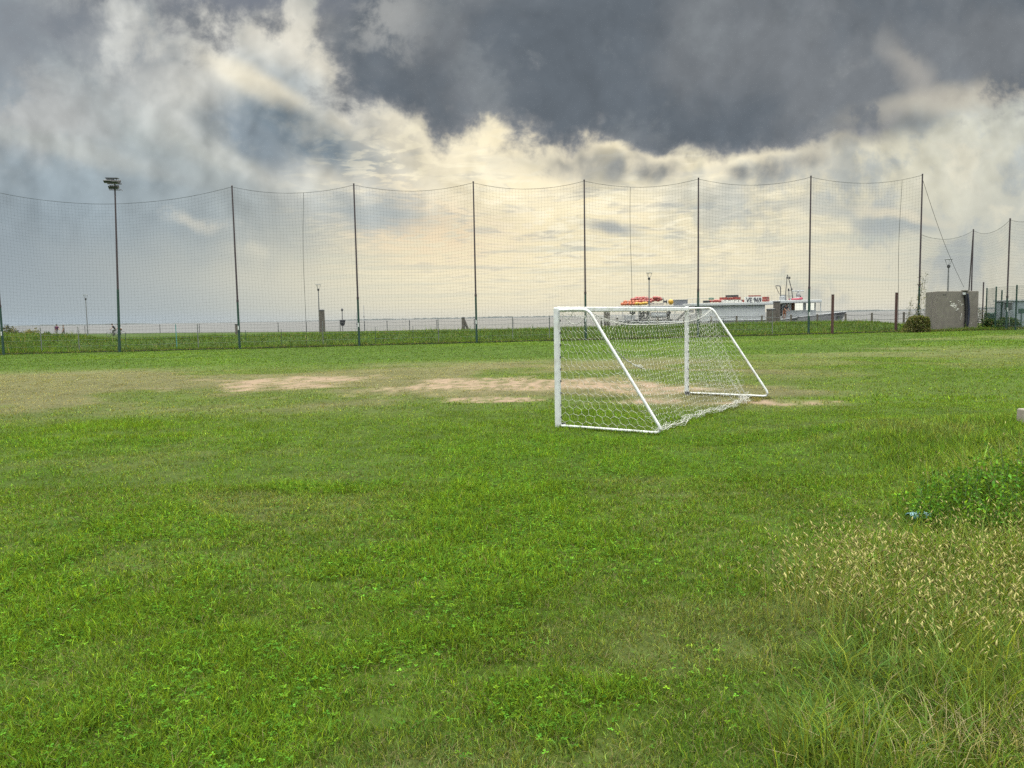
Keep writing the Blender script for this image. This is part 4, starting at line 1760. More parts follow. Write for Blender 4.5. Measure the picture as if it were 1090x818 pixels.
# heap of hay-like growth left of the block
hp = at(975.5, 351, 57.4)
hzb = gz(hp.x, 57.5)
mound = thing('ivy_mound', (hp.x, 57.5, hzb), 'dry overgrown mound leaning on the left side of the concrete block', 'bush')
n = 9000
u = RNG.random(n)
ang = RNG.random(n) * 6.283
hh_ = RNG.random(n)
wtop = .62 + .38 * (1 - hh_)
rx = 1.25 * (1 - .5 * hh_) * np.sqrt(.55 + .45 * u)
px_ = hp.x + .25 * hh_ + np.cos(ang) * rx
px_ = np.minimum(px_, hp.x + .80)
py_ = 57.5 + np.sin(ang) * .75 * np.sqrt(u)
zz_ = hzb + hh_ * (1.30 - .45 * ((px_ - hp.x - .25) / 1.0) ** 2) * (.75 + .5 * fbm(px_ * 2.2, px_ * 0 + 7, 3))
cl_ = fbm(px_ * 2.5, zz_ * 2.5, 3)
colm = np.array((.13, .125, .050)) * (.35 + 1.3 * cl_)[:, None]
gsel = (RNG.random(n) < .22)
colm[gsel] = np.array((.05, .085, .02)) * (.5 + cl_[gsel])[:, None]
leaf_cloud('foliage', np.stack([px_, py_, zz_], -1), .05 + .07 * RNG.random(n), colm, mound, up=1.5)
m = MB()
m.ball((hp.x + .05, 57.5, hzb + .55), .62, (1.1, .8, 1.0), 14, 8, .06)
m.build('dead_thatch', mat('dead_thatch', (.075, .065, .035), .95, noise=.4, scale=9, bump=.6), mound)

# vines climbing the corner pole
def vines(name, label, stems, leafn, h, spread, x0, y0, grp=None):
    z0 = gz(x0, y0)
    t = thing(name, (x0, y0, z0), label, 'climbing plant', grp)
    P_ = []
    m = MB()
    r_ = random.Random(int(x0 * 100))
    for k in range(stems):
        x = x0 + r_.uniform(-spread, spread)
        y = y0 + r_.uniform(-.2, .2)
        hk = h * r_.uniform(.55, 1.)
        pts = []
        for i in range(12):
            e = i / 11
            pts.append(Vector((x + .12 * math.sin(e * 7 + k) * e + r_.uniform(-.03, .03), y, z0 + hk * e)))
        m.tube(pts, [.016 * (1 - .7 * i / 11) for i in range(12)], 5)
        for i in range(leafn):
            e = r_.random() ** 1.3
            j = min(int(e * 11), 10)
            p = pts[j].lerp(pts[j + 1], e * 11 - j)
            P_.append(p + Vector((r_.gauss(0, .10), r_.gauss(0, .1), r_.gauss(0, .05))))
    m.build('stem', WOOD, t)
    P_ = np.array([tuple(p) for p in P_])
    leaf_cloud('foliage', P_, .035 + .04 * RNG.random(len(P_)), tint(np.tile(np.array((.045, .065, .022)), (len(P_), 1)), .35, .2), t)
    return t


vines('climbing_vine', 'sparse vine climbing the corner net pole above the mound', 5, 90, 4.6, .28, PP[-1][0], PP[-1][1] - .12)
p = at(969, 350, 59.2)
vines('tall_weed', 'two thin tall weed stems left of the corner net pole', 3, 55, 3.4, .25, p.x, 59.2)
p = at(1044, 350, 62)
vines('tall_weed', 'dark weed clump at the right edge of the concrete block', 6, 120, 2.6, .35, p.x, 62.)

# ================================================================= RIGHT EDGE: mesh fence, bins, shed
mf_pts = [(at(1045.5, 345, 66.).x, 66.0, 3.75), (at(1049.3, 345, 64.).x, 64.0, 3.3), (at(1059.2, 345, 60.2).x, 60.2, 3.3), (at(1065.3, 345, 62.4).x, 62.4, 3.05), (at(1081, 345, 57.).x, 57.0, 3.3), (at(1104, 345, 53.5).x, 53.5, 3.3)]
mfz = gz(mf_pts[2][0], mf_pts[2][1])
mf = thing('mesh_fence', (mf_pts[2][0], mf_pts[2][1], mfz), 'tall green mesh fence with slim posts in front of the dark bins', 'fence')
tops_ = []
for (x, y, h) in mf_pts:
    z = gz(x, y)
    m = MB()
    m.tube([(x, y, z - .1), (x, y, z + h)], .055, 7)
    m.lathe((x, y, z + h), [(.06, 0), (.06, .03), (.01, .06)], 7)
    m.build('fence_post', DARKPOLE if h > 3.5 else GREENPOLE, mf)
order = [1, 2, 4, 5]
m = MB()
for i, j in zip(order, order[1:]):
    a = Vector((mf_pts[i][0], mf_pts[i][1], gz(mf_pts[i][0], mf_pts[i][1])))
    b = Vector((mf_pts[j][0], mf_pts[j][1], gz(mf_pts[j][0], mf_pts[j][1])))
    for k in range(23):
        h = .1 + 3.15 * k / 22
        m.tube([a + Vector((0, 0, h)), b + Vector((0, 0, h))], .008 if k in (0, 11, 22) else .005, 3)
    nn = int((b - a).length / .15)
    for k in range(nn):
        p = a.lerp(b, k / nn)
        m.tube([p + Vector((0, 0, .1)), p + Vector((0, 0, 3.25))], .0045, 3)
m.build('wire_mesh', GREENPOLE, mf)


def bin_(px, topy, Y, wd, label):
    p = at(px, 348, Y)
    x, z = p.x, gz(p.x, Y)
    zt = at(px, topy, Y).z
    t = thing('waste_container', (x, Y, z), label, 'container', 'green waste containers behind the fence')
    h = zt - z
    m = MB()
    m.box((x, Y, z + .12 + (h - .24) / 2), (wd * .9, .8, h - .24), taper=(1.1, 1.1))
    b = m.build('container_body', DGREEN, t, bevel=.03)
    m = MB()
    m.box((x, Y, zt - .06), (wd * 1.04, .92, .12), taper=(.9, .85))
    m.build('lid', DGREEN, t, bevel=.02)
    for sx_ in (-1, 1):
        m = MB()
        m.lathe((x + sx_ * wd * .36, Y - .28, z + .09), [(.09, -.03), (.09, .03)], 10, axis='X')
        m.build('wheel', BLACK, t)
    m = MB()
    m.tube([(x - wd * .3, Y - .5, zt - .2), (x + wd * .3, Y - .5, zt - .2)], .02, 6)
    m.build('lift_bar', GREENPOLE, t)


bin_(1054, 333, 65.5, .62, 'narrow dark green container behind the fence nearest the concrete block')
bin_(1065.8, 332, 64, .80, 'wider dark green container behind the fence, beside the shed')

p = at(1095, 350, 61)
x, y, z = p.x, 62.2, gz(p.x, 62.)
zt = at(1085, 320.5, 61).z
xl = at(1078.5, 340, 61).x
shed = thing('site_cabin', (x, y, z), 'grey blue site cabin with a green framed opening at the right edge', 'cabin')
m = MB()
m.box(((xl + x + 2.4) / 2, y, (z + zt) / 2), (x + 2.4 - xl, 2.4, zt - z))
m.build('wall', SHEDM, shed, bevel=.02)
m = MB()
m.box(((xl + x + 2.4) / 2, y, zt + .05), (x + 2.6 - xl, 2.6, .10))
m.build('roof', LGREY, shed)
m = MB()
xw = at(1088, 330, 61).x
zw = at(1088, 331, 61).z
m.box((xw + .35, y - 1.215, zw), (1.3, .03, .34))
m.build('shutter', DGREEN, shed)
m = MB()
for k in range(3):
    m.box((xw - .05 + k * .35, y - 1.215, zw - .19 - .55), (.07, .03, 1.08))
m.build('frame', DGREEN, shed)

p = at(1072.5, 326, 60.3)
z = gz(p.x, 60.3)
t = thing('cabinet_on_post', (p.x, 60.3, z), 'small dark box on a thin post left of the site cabin', 'box')
m = MB()
m.box((p.x + .05, 60.3, p.z), (.42, .30, .55))
m.build('housing', DGREY, t, bevel=.03)
m = MB()
m.tube([(p.x + .18, 60.3, z - .1), (p.x + .18, 60.3, p.z - .27)], .03, 7)
m.build('post', GREY, t)
m = MB()
m.box((p.x + .05, 60.3, p.z + .29), (.5, .38, .03))
m.build('cover', LGREY, t)

# dark hedge strip behind the fence
p = at(1060, 350, 61.6)
n = 5000
hx0, hx1 = at(1041, 350, 62).x, at(1090, 350, 60).x
xx = hx0 + (hx1 - hx0) * RNG.random(n)
yy = 60.9 + .35 * RNG.normal(size=n)
zz = ground(xx, yy) + (.75 * (.3 + 1.1 * fbm(xx * 1.3, xx * 0 + 4, 3))) * RNG.random(n)
hed = leaf_cloud('shrub_strip', np.stack([xx, yy, zz], -1), .05 + .06 * RNG.random(n), tint(np.tile(np.array((.040, .075, .026)), (n, 1)), .4, .1), None, up=1.)
tag(hed, 'low dark shrub strip growing along the foot of the mesh fence', 'shrub')

# bushes on the mound at far left
for (px, Y, wd, hg, cc, lb) in ((9, 68.5, 1.9, 1.25, (.050, .055, .030), 'dark round bush on the embankment at the left edge'),
                               (34, 69, 1.3, .95, (.11, .12, .05), 'pale feathery weeds beside the dark bush at left'),
                               (48, 69, .8, .75, (.045, .075, .030), 'small green bush left of the walkers')):
    p = at(px, 350, Y)
    z = gz(p.x, Y)
    t = thing('bush', (p.x, Y, z), lb, 'bush')
    n = 1800
    a = RNG.normal(size=(n, 3))
    a /= np.linalg.norm(a, axis=1)[:, None]
    rr_ = (.45 + .55 * RNG.random(n)) * (.65 + .7 * fbm(a[:, 0] * 2 + 5, a[:, 2] * 2 + px, 3))
    P_ = np.stack([p.x + a[:, 0] * wd * .75 * rr_, Y + a[:, 1] * wd * .5 * rr_, z + .1 + np.abs(a[:, 2]) * hg * rr_ * 1.15], -1)
    leaf_cloud('foliage', P_, .05 + .06 * RNG.random(n), tint(np.tile(np.array(cc), (n, 1)), .4, .1), t, up=1.)
    m = MB()
    for k in range(7):
        an = k * .9
        m.tube([(p.x, Y, z), (p.x + math.cos(an) * wd * .2, Y + math.sin(an) * .2, z + hg * .5), (p.x + math.cos(an) * wd * .45, Y + math.sin(an) * .3, z + hg * (.9 + .3 * math.sin(k * 3)))], [.02, .012, .005], 5)
    m.build('stem', WOOD, t)

# ================================================================= FOREGROUND RIGHT: weed bush, slab, plastic
zbb = gz(BX, BY)
wb = thing('weed_bush', (BX, BY, zbb), 'dark green leafy weed bush on the bank at the right edge', 'bush')
Pl, Sz = [], []
m = MB()
r_ = random.Random(9)
for k in range(150):
    an = r_.random() * 6.283
    rad = math.sqrt(r_.random())
    x = BX + .25 + math.cos(an) * rad * 1.0
    y = BY + .15 + math.sin(an) * rad * .62
    z = gz(x, y)
    hk = (.42 * (1 - .75 * rad ** 2) + .10) * r_.uniform(.7, 1.15)
    tipx, tipy = x + r_.uniform(-.12, .12), y + r_.uniform(-.12, .12)
    m.tube([(x, y, z - .02), ((x + tipx) / 2, (y + tipy) / 2, z + hk * .6), (tipx, tipy, z + hk)], [.004, .003, .0015], 4)
    for q in range(60):
        e = .2 + .8 * r_.random()
        Pl.append((x + (tipx - x) * e + r_.gauss(0, .04), y + (tipy - y) * e + r_.gauss(0, .04), z + hk * e + r_.gauss(0, .02)))
        Sz.append(r_.uniform(.009, .026))
m.build('stem', mat('weed_stem', (.06, .10, .03), .7), wb)
Pl = np.array(Pl)
leaf_cloud('foliage', Pl, np.array(Sz), tint(np.tile(np.array((.075, .155, .018)), (len(Pl), 1)), .5, .02), wb)
# bits of rubbish
x, y = hit(978, 559)
z = gz(x, y)
rb_ = MB()
gx_, gy_ = 9, 6
rr2 = random.Random(4)
for j in range(gy_):
    for i in range(gx_):
        u_, v_ = i / (gx_ - 1) - .5, j / (gy_ - 1) - .5
        rb_.v.append(Vector((x + u_ * .20 + rr2.uniform(-.006, .006), y + v_ * .11 + .03 * u_, z + .075 + .035 * (1 - 4 * v_ * v_) + rr2.uniform(-.008, .008))))
for j in range(gy_ - 1):
    for i in range(gx_ - 1):
        q = j * gx_ + i
        rb_.f.append([q, q + 1, q + gx_ + 1, q + gx_])
o = rb_.build('plastic_sheet', BLUEP, smooth=True)
so_ = o.modifiers.new('thick', 'SOLIDIFY')
so_.thickness = .006
tag(o, 'pale blue scrap of crumpled plastic lying in the weeds at right', 'litter')

x, y = hit(1090, 455)
x += .50
y += .25
z = gz(x, y) - .04
cs = MB()
cs.box((x, y, z + .10), (.50, .55, .22), Matrix.Rotation(R(14), 3, 'Z') @ Matrix.Rotation(R(3), 3, 'Y'))
o = cs.build('concrete_slab', CONCL, bevel=.02)
tag(o, 'small pale concrete slab half buried in grass at the right edge', 'slab')

# ================================================================= BOATS
def pane_mat():
    m = bpy.data.materials.new('clear_pane')
    m.use_nodes = True
    b = m.node_tree.nodes['Principled BSDF']
    b.inputs['Base Color'].default_value = (.85, .9, .9, 1)
    b.inputs['Roughness'].default_value = .02
    b.inputs['IOR'].default_value = 1.08
    b.inputs['Transmission Weight'].default_value = 1.
    return m


PANE = pane_mat()


def hull_mesh(stations, Yc):
    """stations: (x, sheer z, half beam, foot x shift)"""
    m = MB()
    for (x, zs, hb, sh) in stations:
        for (ky, kz, kx) in ((-1, zs, 0), (-1.0, zs - .35, .25), (-.86, WATER_Z + .1, .8), (-.45, WATER_Z - .5, 1.), (.45, WATER_Z - .5, 1.), (.86, WATER_Z + .1, .8), (1.0, zs - .35, .25), (1, zs, 0)):
            m.v.append(Vector((x - sh * kx, Yc + hb * ky, kz)))
    k = 8
    for i in range(len(stations) - 1):
        for j in range(k):
            j2 = (j + 1) % k
            m.f.append([i * k + j, (i + 1) * k + j, (i + 1) * k + j2, i * k + j2])
    m.f.append(list(range(k)))
    e = (len(stations) - 1) * k
    m.f.append([e + j for j in range(k)][::-1])
    return m


def X_(px, Y, py=335):
    return at(px, py, Y).x


def Z_(px, py, Y):
    return at(px, py, Y).z


def bx(m, px0, px1, py0, py1, Yf, dep, **k):
    """box whose near face covers a pixel rectangle at depth Yf"""
    x0, x1 = X_(px0, Yf, py0), X_(px1, Yf, py0)
    pm = (px0 + px1) / 2
    z0, z1 = Z_(pm, py1, Yf), Z_(pm, py0, Yf)
    m.box(((x0 + x1) / 2, Yf + dep / 2, (z0 + z1) / 2), (x1 - x0, dep, z1 - z0), **k)
    return m


YA = 84.0
boatA = thing('fishing_boat', (X_(815, YA), YA + 1.8, WATER_Z), 'white fishing boat with long cabin, wheelhouse and raked grey bow', 'boat')
sta = []
for (px, py, hb, sh) in ((741, 341.8, 1.5, 0), (760, 341.6, 1.75, 0), (800, 341, 1.8, 0), (831, 340.6, 1.8, 0), (842, 339.2, 1.8, 0), (850, 337.6, 1.75, 0), (862, 336.5, 1.65, .1), (876, 335, 1.3, .35), (888, 333.6, .75, .9), (897, 332.5, .25, 1.5), (901, 332, .03, 1.9)):
    sta.append((X_(px, YA + 1.8 - hb), Z_(px, py, YA + 1.8), hb, sh))
hl = hull_mesh(sta, YA + 1.8).build('hull', HULLG, boatA)
m = MB()
for sgn in (-1, 1):
    m.tube([Vector((x, YA + 1.8 + sgn * (hb + .02), zs + .02)) for (x, zs, hb, sh) in sta], .05, 6)
m.build('gunwale', GREY, hl)
m = MB()
xa, za = X_(895.5, YA + 1.3), Z_(895.5, 334, YA + 1.3)
m.prism([(xa - .35, za + .02), (xa + .52, za + .16), (xa + .30, za - .02), (xa - .55, za - .52)], YA + 1.3, YA + 2.3)
m.build('anchor_pocket', HULLD, hl)
m = MB()
sw = []
for (dx, dz) in ((-.5, -.42), (-.42, -.12), (-.2, .08), (.1, .14), (.34, .10), (.06, .02), (-.14, -.10), (-.25, -.42)):
    sw.append((X_(846, YA) + dx * 1.2, Z_(846, 340.6, YA) + dz * 1.05))
m.prism(sw, YA - .05, YA + .01)
m.build('painted_swoosh', HULLD, hl)
m = MB()
bx(m, 747, 814.5, 325, 343, YA + .15, 3.2)
cab = m.build('cabin', CABIN, boatA, bevel=.04)
m = MB()
bx(m, 735, 826, 322.4, 325.2, YA - .15, 3.8)
m.build('cabin_roof', CABIN, boatA, bevel=.03)
m = MB()
for px in (758, 770, 782, 794, 806):
    bx(m, px, px + .35, 325.3, 341, YA + .135, .03)
m.build('panel_seam', LGREY, cab)
m = MB()
bx(m, 748, 814, 336.2, 336.9, YA + .12, .04)
m.build('rubbing_strake', LGREY, cab)
# wheelhouse
wh = MB()
bx(wh, 842, 868.5, 330.4, 339, YA + .75, .10)
bx(wh, 832.5, 842.4, 322.4, 339, YA + .77, .08)
bx(wh, 855.2, 858.2, 322.6, 330.5, YA + .75, .10)
bx(wh, 861.2, 863.0, 322.6, 330.5, YA + .75, .10)
bx(wh, 867.2, 868.4, 322.6, 330.5, YA + .75, .10)
whw = wh.build('wheelhouse', CABIN, boatA)
wh = MB()
bx(wh, 842, 868.5, 330.4, 339, YA + 2.9, .10)
bx(wh, 855.2, 857.6, 322.6, 330.5, YA + 2.9, .10)
bx(wh, 867.2, 868.2, 322.6, 330.5, YA + 2.9, .10)
bx(wh, 842.5, 844.6, 322.6, 330.5, YA + 2.9, .10)
wh.build('far_wall', CABIN, boatA)
m = MB()
bx(m, 829, 875, 319.6, 322.5, YA - .1, 3.6)
m.build('wheelhouse_roof', CABIN, boatA, bevel=.04)
m = MB()
bx(m, 873.3, 874.1, 322.5, 335, YA + .2, .08)
bx(m, 873.3, 874.1, 322.5, 335, YA + 3.0, .08)
m.build('visor_post', LGREY, boatA)
for (a, b_) in ((842.5, 855.2), (858.2, 861.2), (863.0, 867.2)):
    m = MB()
    bx(m, a, b_, 323, 330.4, YA + .79, .012)
    fr = m.build('window', PANE, whw)
m = MB()
bx(m, 842.6, 846.2, 323, 331, YA + 1.3, .4)
m.build('curtain', mat('rust_curtain', (.26, .10, .05), .8, noise=.3), whw)
m = MB()
bx(m, 829.2, 832.4, 323.5, 337, YA + .85, .06)
m.build('door', HULLD, whw)
# roof fittings: part of the boat
m = MB()
V2 = lambda px, py, Y=YA + .8: at(px, py, Y)
m.tube([V2(836, 321), V2(836.6, 308), V2(838, 292.5)], [.05, .045, .03], 6)
m.tube([V2(844, 320), V2(842.6, 308), V2(839.6, 297), V2(838.4, 293)], [.05, .045, .04, .03], 6)
m.tube([V2(840, 321, YA + 1.4), V2(839.6, 308, YA + 1.3)], .04, 6)
m.tube([V2(835.4, 315.3), V2(844, 315.3)], .03, 6)
m.tube([V2(838.6, 309.8), V2(843, 308.6)], .03, 6)
mast = m.build('mast', DGREY, boatA)
for (px, py) in ((837.8, 296), (840.6, 296), (839.4, 308.6), (842.8, 308.4)):
    m = MB()
    c0 = V2(px, py)
    m.lathe(c0 - Vector((0, 0, .12)), [(.05, 0), (.08, .04), (.085, .2), (.05, .26)], 8)
    m.build('mast_light', HULLD, mast)
m = MB()
bx(m, 843.2, 856, 309.2, 310.6, YA + .7, .16)
m.build('radar_bar', LGREY, boatA, bevel=.03)
m = MB()
c0 = V2(849.6, 314.5)
m.lathe(c0, [(.30, -.62), (.30, -.30), (.20, -.20), (.24, 0), (.22, .22), (.08, .25), (.08, .42)], 10)
m.build('radar_pedestal', GREY, boatA)
m = MB()
m.lathe(at(832.8, 321, YA + .9), [(.30, -.1), (.32, .5), (.26, .58), (.28, .7)], 12)
m.lathe(at(835.6, 321, YA + 1.2), [(.16, -.1), (.16, .42), (.10, .52)], 10)
m.build('funnel', GREY, boatA)
m = MB()
m.tube([V2(831, 320), V2(830.8, 306.5), V2(830.2, 304.8), V2(829, 304.4), V2(825.6, 304.4)], .055, 7)
m.tube([V2(829.6, 313.5), V2(825.8, 305)], .03, 6)
m.tube([V2(825.7, 304.4), V2(826, 308)], .015, 5)
m.build('davit', DGREY, boatA)
m = MB()
for px in (737, 741, 745):
    m.tube([at(px, 323, YA + .1), at(px, 318, YA + .1)], .02, 5)
m.tube([at(732, 318.2, YA + .1), at(762, 317.6, YA + .1)], .02, 5)
m.tube([at(817.5, 322.5, YA + .1), at(817.5, 315, YA + .1), at(821.6, 314.6, YA + .1), at(821.8, 322.5, YA + .1)], .02, 5)
m.build('roof_rail', GREY, boatA)
m = MB()
bx(m, 792.6, 811.2, 316.0, 323.0, YA - .12, .06)
sg_ = m.build('name_board', mat('white_board', (.68, .68, .66), .5, noise=.04), boatA)
m = MB()
bx(m, 797, 810, 314.6, 315.9, YA - .1, .2)
m.build('board_top', REDP, sg_)
cu = bpy.data.curves.new('lettering', 'FONT')
cu.body = 'VE 969'
cu.size = 1.
cu.extrude = .012
cu.offset = .018
tmp = bpy.data.objects.new('tmp_text', cu)
COL.objects.link(tmp)
dg = bpy.context.evaluated_depsgraph_get()
me = bpy.data.meshes.new_from_object(tmp.evaluated_get(dg))
bpy.data.objects.remove(tmp)
xs2 = [v.co.x for v in me.vertices]
ys2 = [v.co.y for v in me.vertices]
tx0, tx1 = X_(794.0, YA - .12), X_(810.2, YA - .12)
tz0, tz1 = Z_(802, 322.3, YA - .12), Z_(802, 316.9, YA - .12)
oA = ORG[boatA.name]
for v in me.vertices:
    xx = tx0 + (v.co.x - min(xs2)) / (max(xs2) - min(xs2)) * (tx1 - tx0)
    zz = tz0 + (v.co.y - min(ys2)) / (max(ys2) - min(ys2)) * (tz1 - tz0)
    v.co = Vector((xx, YA - .137 - v.co.z * .6, zz)) - oA
me.materials.clear()
me.materials.append(NAVY)
lt = bpy.data.objects.new('lettering', me)
COL.objects.link(lt)
lt.parent = sg_

# tender on the wheelhouse roof
td = at(848, 320.4, YA + .4)
ten = thing('inflatable_tender', (td.x, td.y + .3, td.z - .1), 'small crimson inflatable tender on the wheelhouse roof under the radar', 'dinghy')
m = MB()
Lx = X_(854, YA) - X_(842, YA)
pts = []
for k in range(15):
    a = math.pi * k / 14 - math.pi / 2
    pts.append(Vector((td.x + Lx * .12 + math.cos(a) * Lx * .38, td.y + .3 + math.sin(a) * .42, td.z + .14 + .10 * math.cos(a))))
m.tube([Vector((td.x - Lx * .48, td.y + .3 - .42, td.z + .12))] + pts + [Vector((td.x - Lx * .48, td.y + .3 + .42, td.z + .12))], .15, 8)
m.build('tube', PINKR, ten, smooth=True)
m = MB()
m.box((td.x - Lx * .42, td.y + .3, td.z + .14), (.06, .8, .3))
m.build('transom', LGREY, ten)
m = MB()
m.box((td.x, td.y + .3, td.z + .02), (Lx * .8, .7, .06))
m.build('floor', REDP, ten)
m = MB()
m.box((td.x + Lx * .42, td.y + .35, td.z + .42), (.16, .14, .30))
m.tube([(td.x + Lx * .42, td.y + .35, td.z + .1), (td.x + Lx * .42, td.y + .35, td.z + .5)], .04, 6)
m.build('outboard_motor', DGREY, ten, bevel=.02)

# gear on the long roof
def float_proto(material, name='net_float'):
    m = MB()
    m.ball((0, 0, .16), .16, (1.25, 1, 1), 10, 7)
    o = m.build(name, material, smooth=True)
    m2 = MB()
    m2.lathe((.20, 0, .16), [(.05, -.02), (.05, .05), (.03, .07)], 8, axis='X')
    e = m2.build('eye', DGREY)
    e.parent = o
    return o


def crate_proto(material, name='fish_crate'):
    m = MB()
    m.box((0, 0, .02), (.62, .40, .03))
    for sy in (-1, 1):
        m.box((0, sy * .20, .13), (.66, .025, .24))
    for sx_ in (-1, 1):
        m.box((sx_ * .32, 0, .13), (.025, .38, .24))
    o = m.build(name, material, bevel=.01)
    m2 = MB()
    m2.box((0, -.216, .19), (.2, .012, .05))
    g_ = m2.build('grip', DGREY)
    g_.parent = o
    return o


def scatter(proto, spots, label, cat, group):
    for i, (x, y, z, rz, s) in enumerate(spots):
        o = proto if i == 0 else copy_tree(proto)
        o.location = (x, y, z)
        o.rotation_euler = (0, 0, rz)
        o.scale = (s, s, s)
        tag(o, label, cat, group)


rg = random.Random(21)
roofA = Z_(780, 322.4, YA + 1) + .02


def row(px0, px1, n, Y, z, dz=0, s=1.):
    return [(X_(px0 + (px1 - px0) * (i + .5) / n, Y) + rg.uniform(-.04, .04), Y + rg.uniform(-.1, .1), z + rg.uniform(0, dz), rg.uniform(-.6, .6), s * rg.uniform(.9, 1.15)) for i in range(n)]


scatter(float_proto(REDP), row(755, 770, 5, YA + .25, roofA, .03), 'red float in the row along the long white cabin roof', 'float', 'red floats on the long cabin roof')
scatter(crate_proto(REDP), row(768, 786, 4, YA + .7, roofA + .30) + row(786, 794, 1, YA + .4, roofA) + row(811, 818, 1, YA + .3, roofA + .02) + row(812, 818, 1, YA + .3, roofA + .29),
        'red fish crate stacked on the long white cabin roof', 'crate', 'red crates on the long cabin roof')
scatter(crate_proto(mat('white_plastic', (.55, .55, .52), .5)), row(767, 792, 4, YA + .45, roofA),
        'white fish crate on the long white cabin roof left of the name board', 'crate', 'white crates on the long cabin roof')
scatter(crate_proto(DGREY), row(768, 790, 4, YA + 1.1, roofA + .02) + row(772, 786, 2, YA + .8, roofA + .57), 'dark fish crate behind the white crates on the cabin roof', 'crate', 'dark crates on the long cabin roof')
scatter(crate_proto(mat('brown_plastic', (.10, .05, .04), .6)), row(749, 754.5, 1, YA + .2, roofA), 'dark brown crate at the left end of the cabin roof', 'crate', None) if False else None
pb_ = crate_proto(HULLD)
pb_.location = (X_(751.8, YA + .2), YA + .2, roofA)
tag(pb_, 'black crate alone at the left end of the long cabin roof', 'crate')
gb_ = crate_proto(mat('green_plastic', (.03, .16, .09), .5))
gb_.location = (X_(757, YA + .9), YA + .9, roofA + .34)
gb_.scale = (.75, .75, .9)
tag(gb_, 'small green crate sitting above the red floats on the boat roof', 'crate')

# ---- the second boat, low and open, under its canopy
YB = 90.0
boatB = thing('work_boat', (X_(702, YB), YB + 1.6, WATER_Z), 'grey open work boat with canopy and deck machinery behind the goal', 'boat')
stb = []
for (px, py, hb, sh) in ((659, 341.5, .05, -1.2), (664, 342.2, .6, -.6), (672, 342.8, 1.3, 0), (700, 343, 1.6, 0), (730, 342.6, 1.6, 0), (742, 342, 1.4, 0)):
    stb.append((X_(px, YB + 1.6 - hb), Z_(px, py, YB + 1.6), hb, sh))
hl = hull_mesh(stb, YB + 1.6).build('hull', HULLG, boatB)
m = MB()
for sgn in (-1, 1):
    m.tube([Vector((x, YB + 1.6 + sgn * (hb + .02), zs + .02)) for (x, zs, hb, sh) in stb], .06, 6)
m.build('gunwale', LGREY, hl)
m = MB()
bx(m, 660, 742, 325.6, 327.6, YB - .1, 3.2)
m.build('canopy', GREY, boatB, bevel=.03)
for px in (663, 679.5, 700, 718.4, 740):
    for yy in (YB + .05, YB + 2.8):
        m = MB()
        m.tube([at(px, 343, yy), at(px, 326.6, yy)], .045, 6)
        m.build('canopy_post', GREY, boatB)
m = MB()
bx(m, 665.5, 676.5, 335.6, 341.5, YB + .2, 1.2)
lk = m.build('deck_locker', GREY, boatB, bevel=.04)
m = MB()
bx(m, 671, 676.4, 331.2, 334.4, YB + .3, .7)
bx(m, 672.5, 674.5, 334.4, 335.6, YB + .5, .2)
m.build('control_box', HULLD, lk, bevel=.03)
m = MB()
tc0, tc1 = at(692.5, 335.6, YB + .6), at(709.5, 335.6, YB + .6)
m.tube([tc0, tc0 + Vector((.05, 0, 0)), tc1 - Vector((.05, 0, 0)), tc1], [.26, .34, .34, .26], 14)
m.build('water_tank', CABIN, boatB, smooth=True)
m = MB()
for (px, pw) in ((681, 1.6), (685, 1.2), (688.6, 2.2), (710.5, 2.6)):
    bx(m, px, px + pw, 331.4, 342.5, YB + .5, .5)
bx(m, 680, 692, 332.4, 334.2, YB + .45, .6)
bx(m, 684, 691, 338, 340.6, YB + .4, .7)
bx(m, 676, 716, 340.6, 342.2, YB + .3, 1.2)
m.build('machinery_frame', DGREY, boatB)
for (px, py, rr_) in ((683, 337.5, .34), (690, 330.8, .22), (712, 333, .24)):
    m = MB()
    c0 = at(px, py, YB + .25)
    m.lathe(c0, [(rr_, -.06), (rr_ * 1.05, 0), (rr_, .12), (rr_ * .3, .13)], 14, axis='Y')
    m.build('winch_drum', HULLD, boatB)
m = MB()
for dy in (0, .7):
    m.tube([at(720, 342.5, YB + .4 + dy), at(732.5, 329.8, YB + .4 + dy)], .07, 6)
for k in range(9):
    p0 = at(720 + 12.5 * (k + .5) / 9, 342.5 - 12.7 * (k + .5) / 9, YB + .4)
    m.box((p0.x, p0.y + .35, p0.z), (.16, .7, .10), Matrix.Rotation(R(45), 3, 'Y'))
m.build('conveyor', DGREY, boatB)
m = MB()
bx(m, 734, 738.5, 330, 333, YB + .4, .6)
bx(m, 735, 741, 336, 342, YB + .4, .9, taper=(.7, .9))
m.build('hopper', GREY, boatB)
m = MB()
m.tube([at(732, 325.6, YB), at(732, 318.2, YB), at(746, 318, YB)], .02, 5)
for px in (737, 742):
    m.tube([at(px, 325.6, YB), at(px, 318.1, YB)], .02, 5)
m.build('canopy_rail', GREY, boatB)

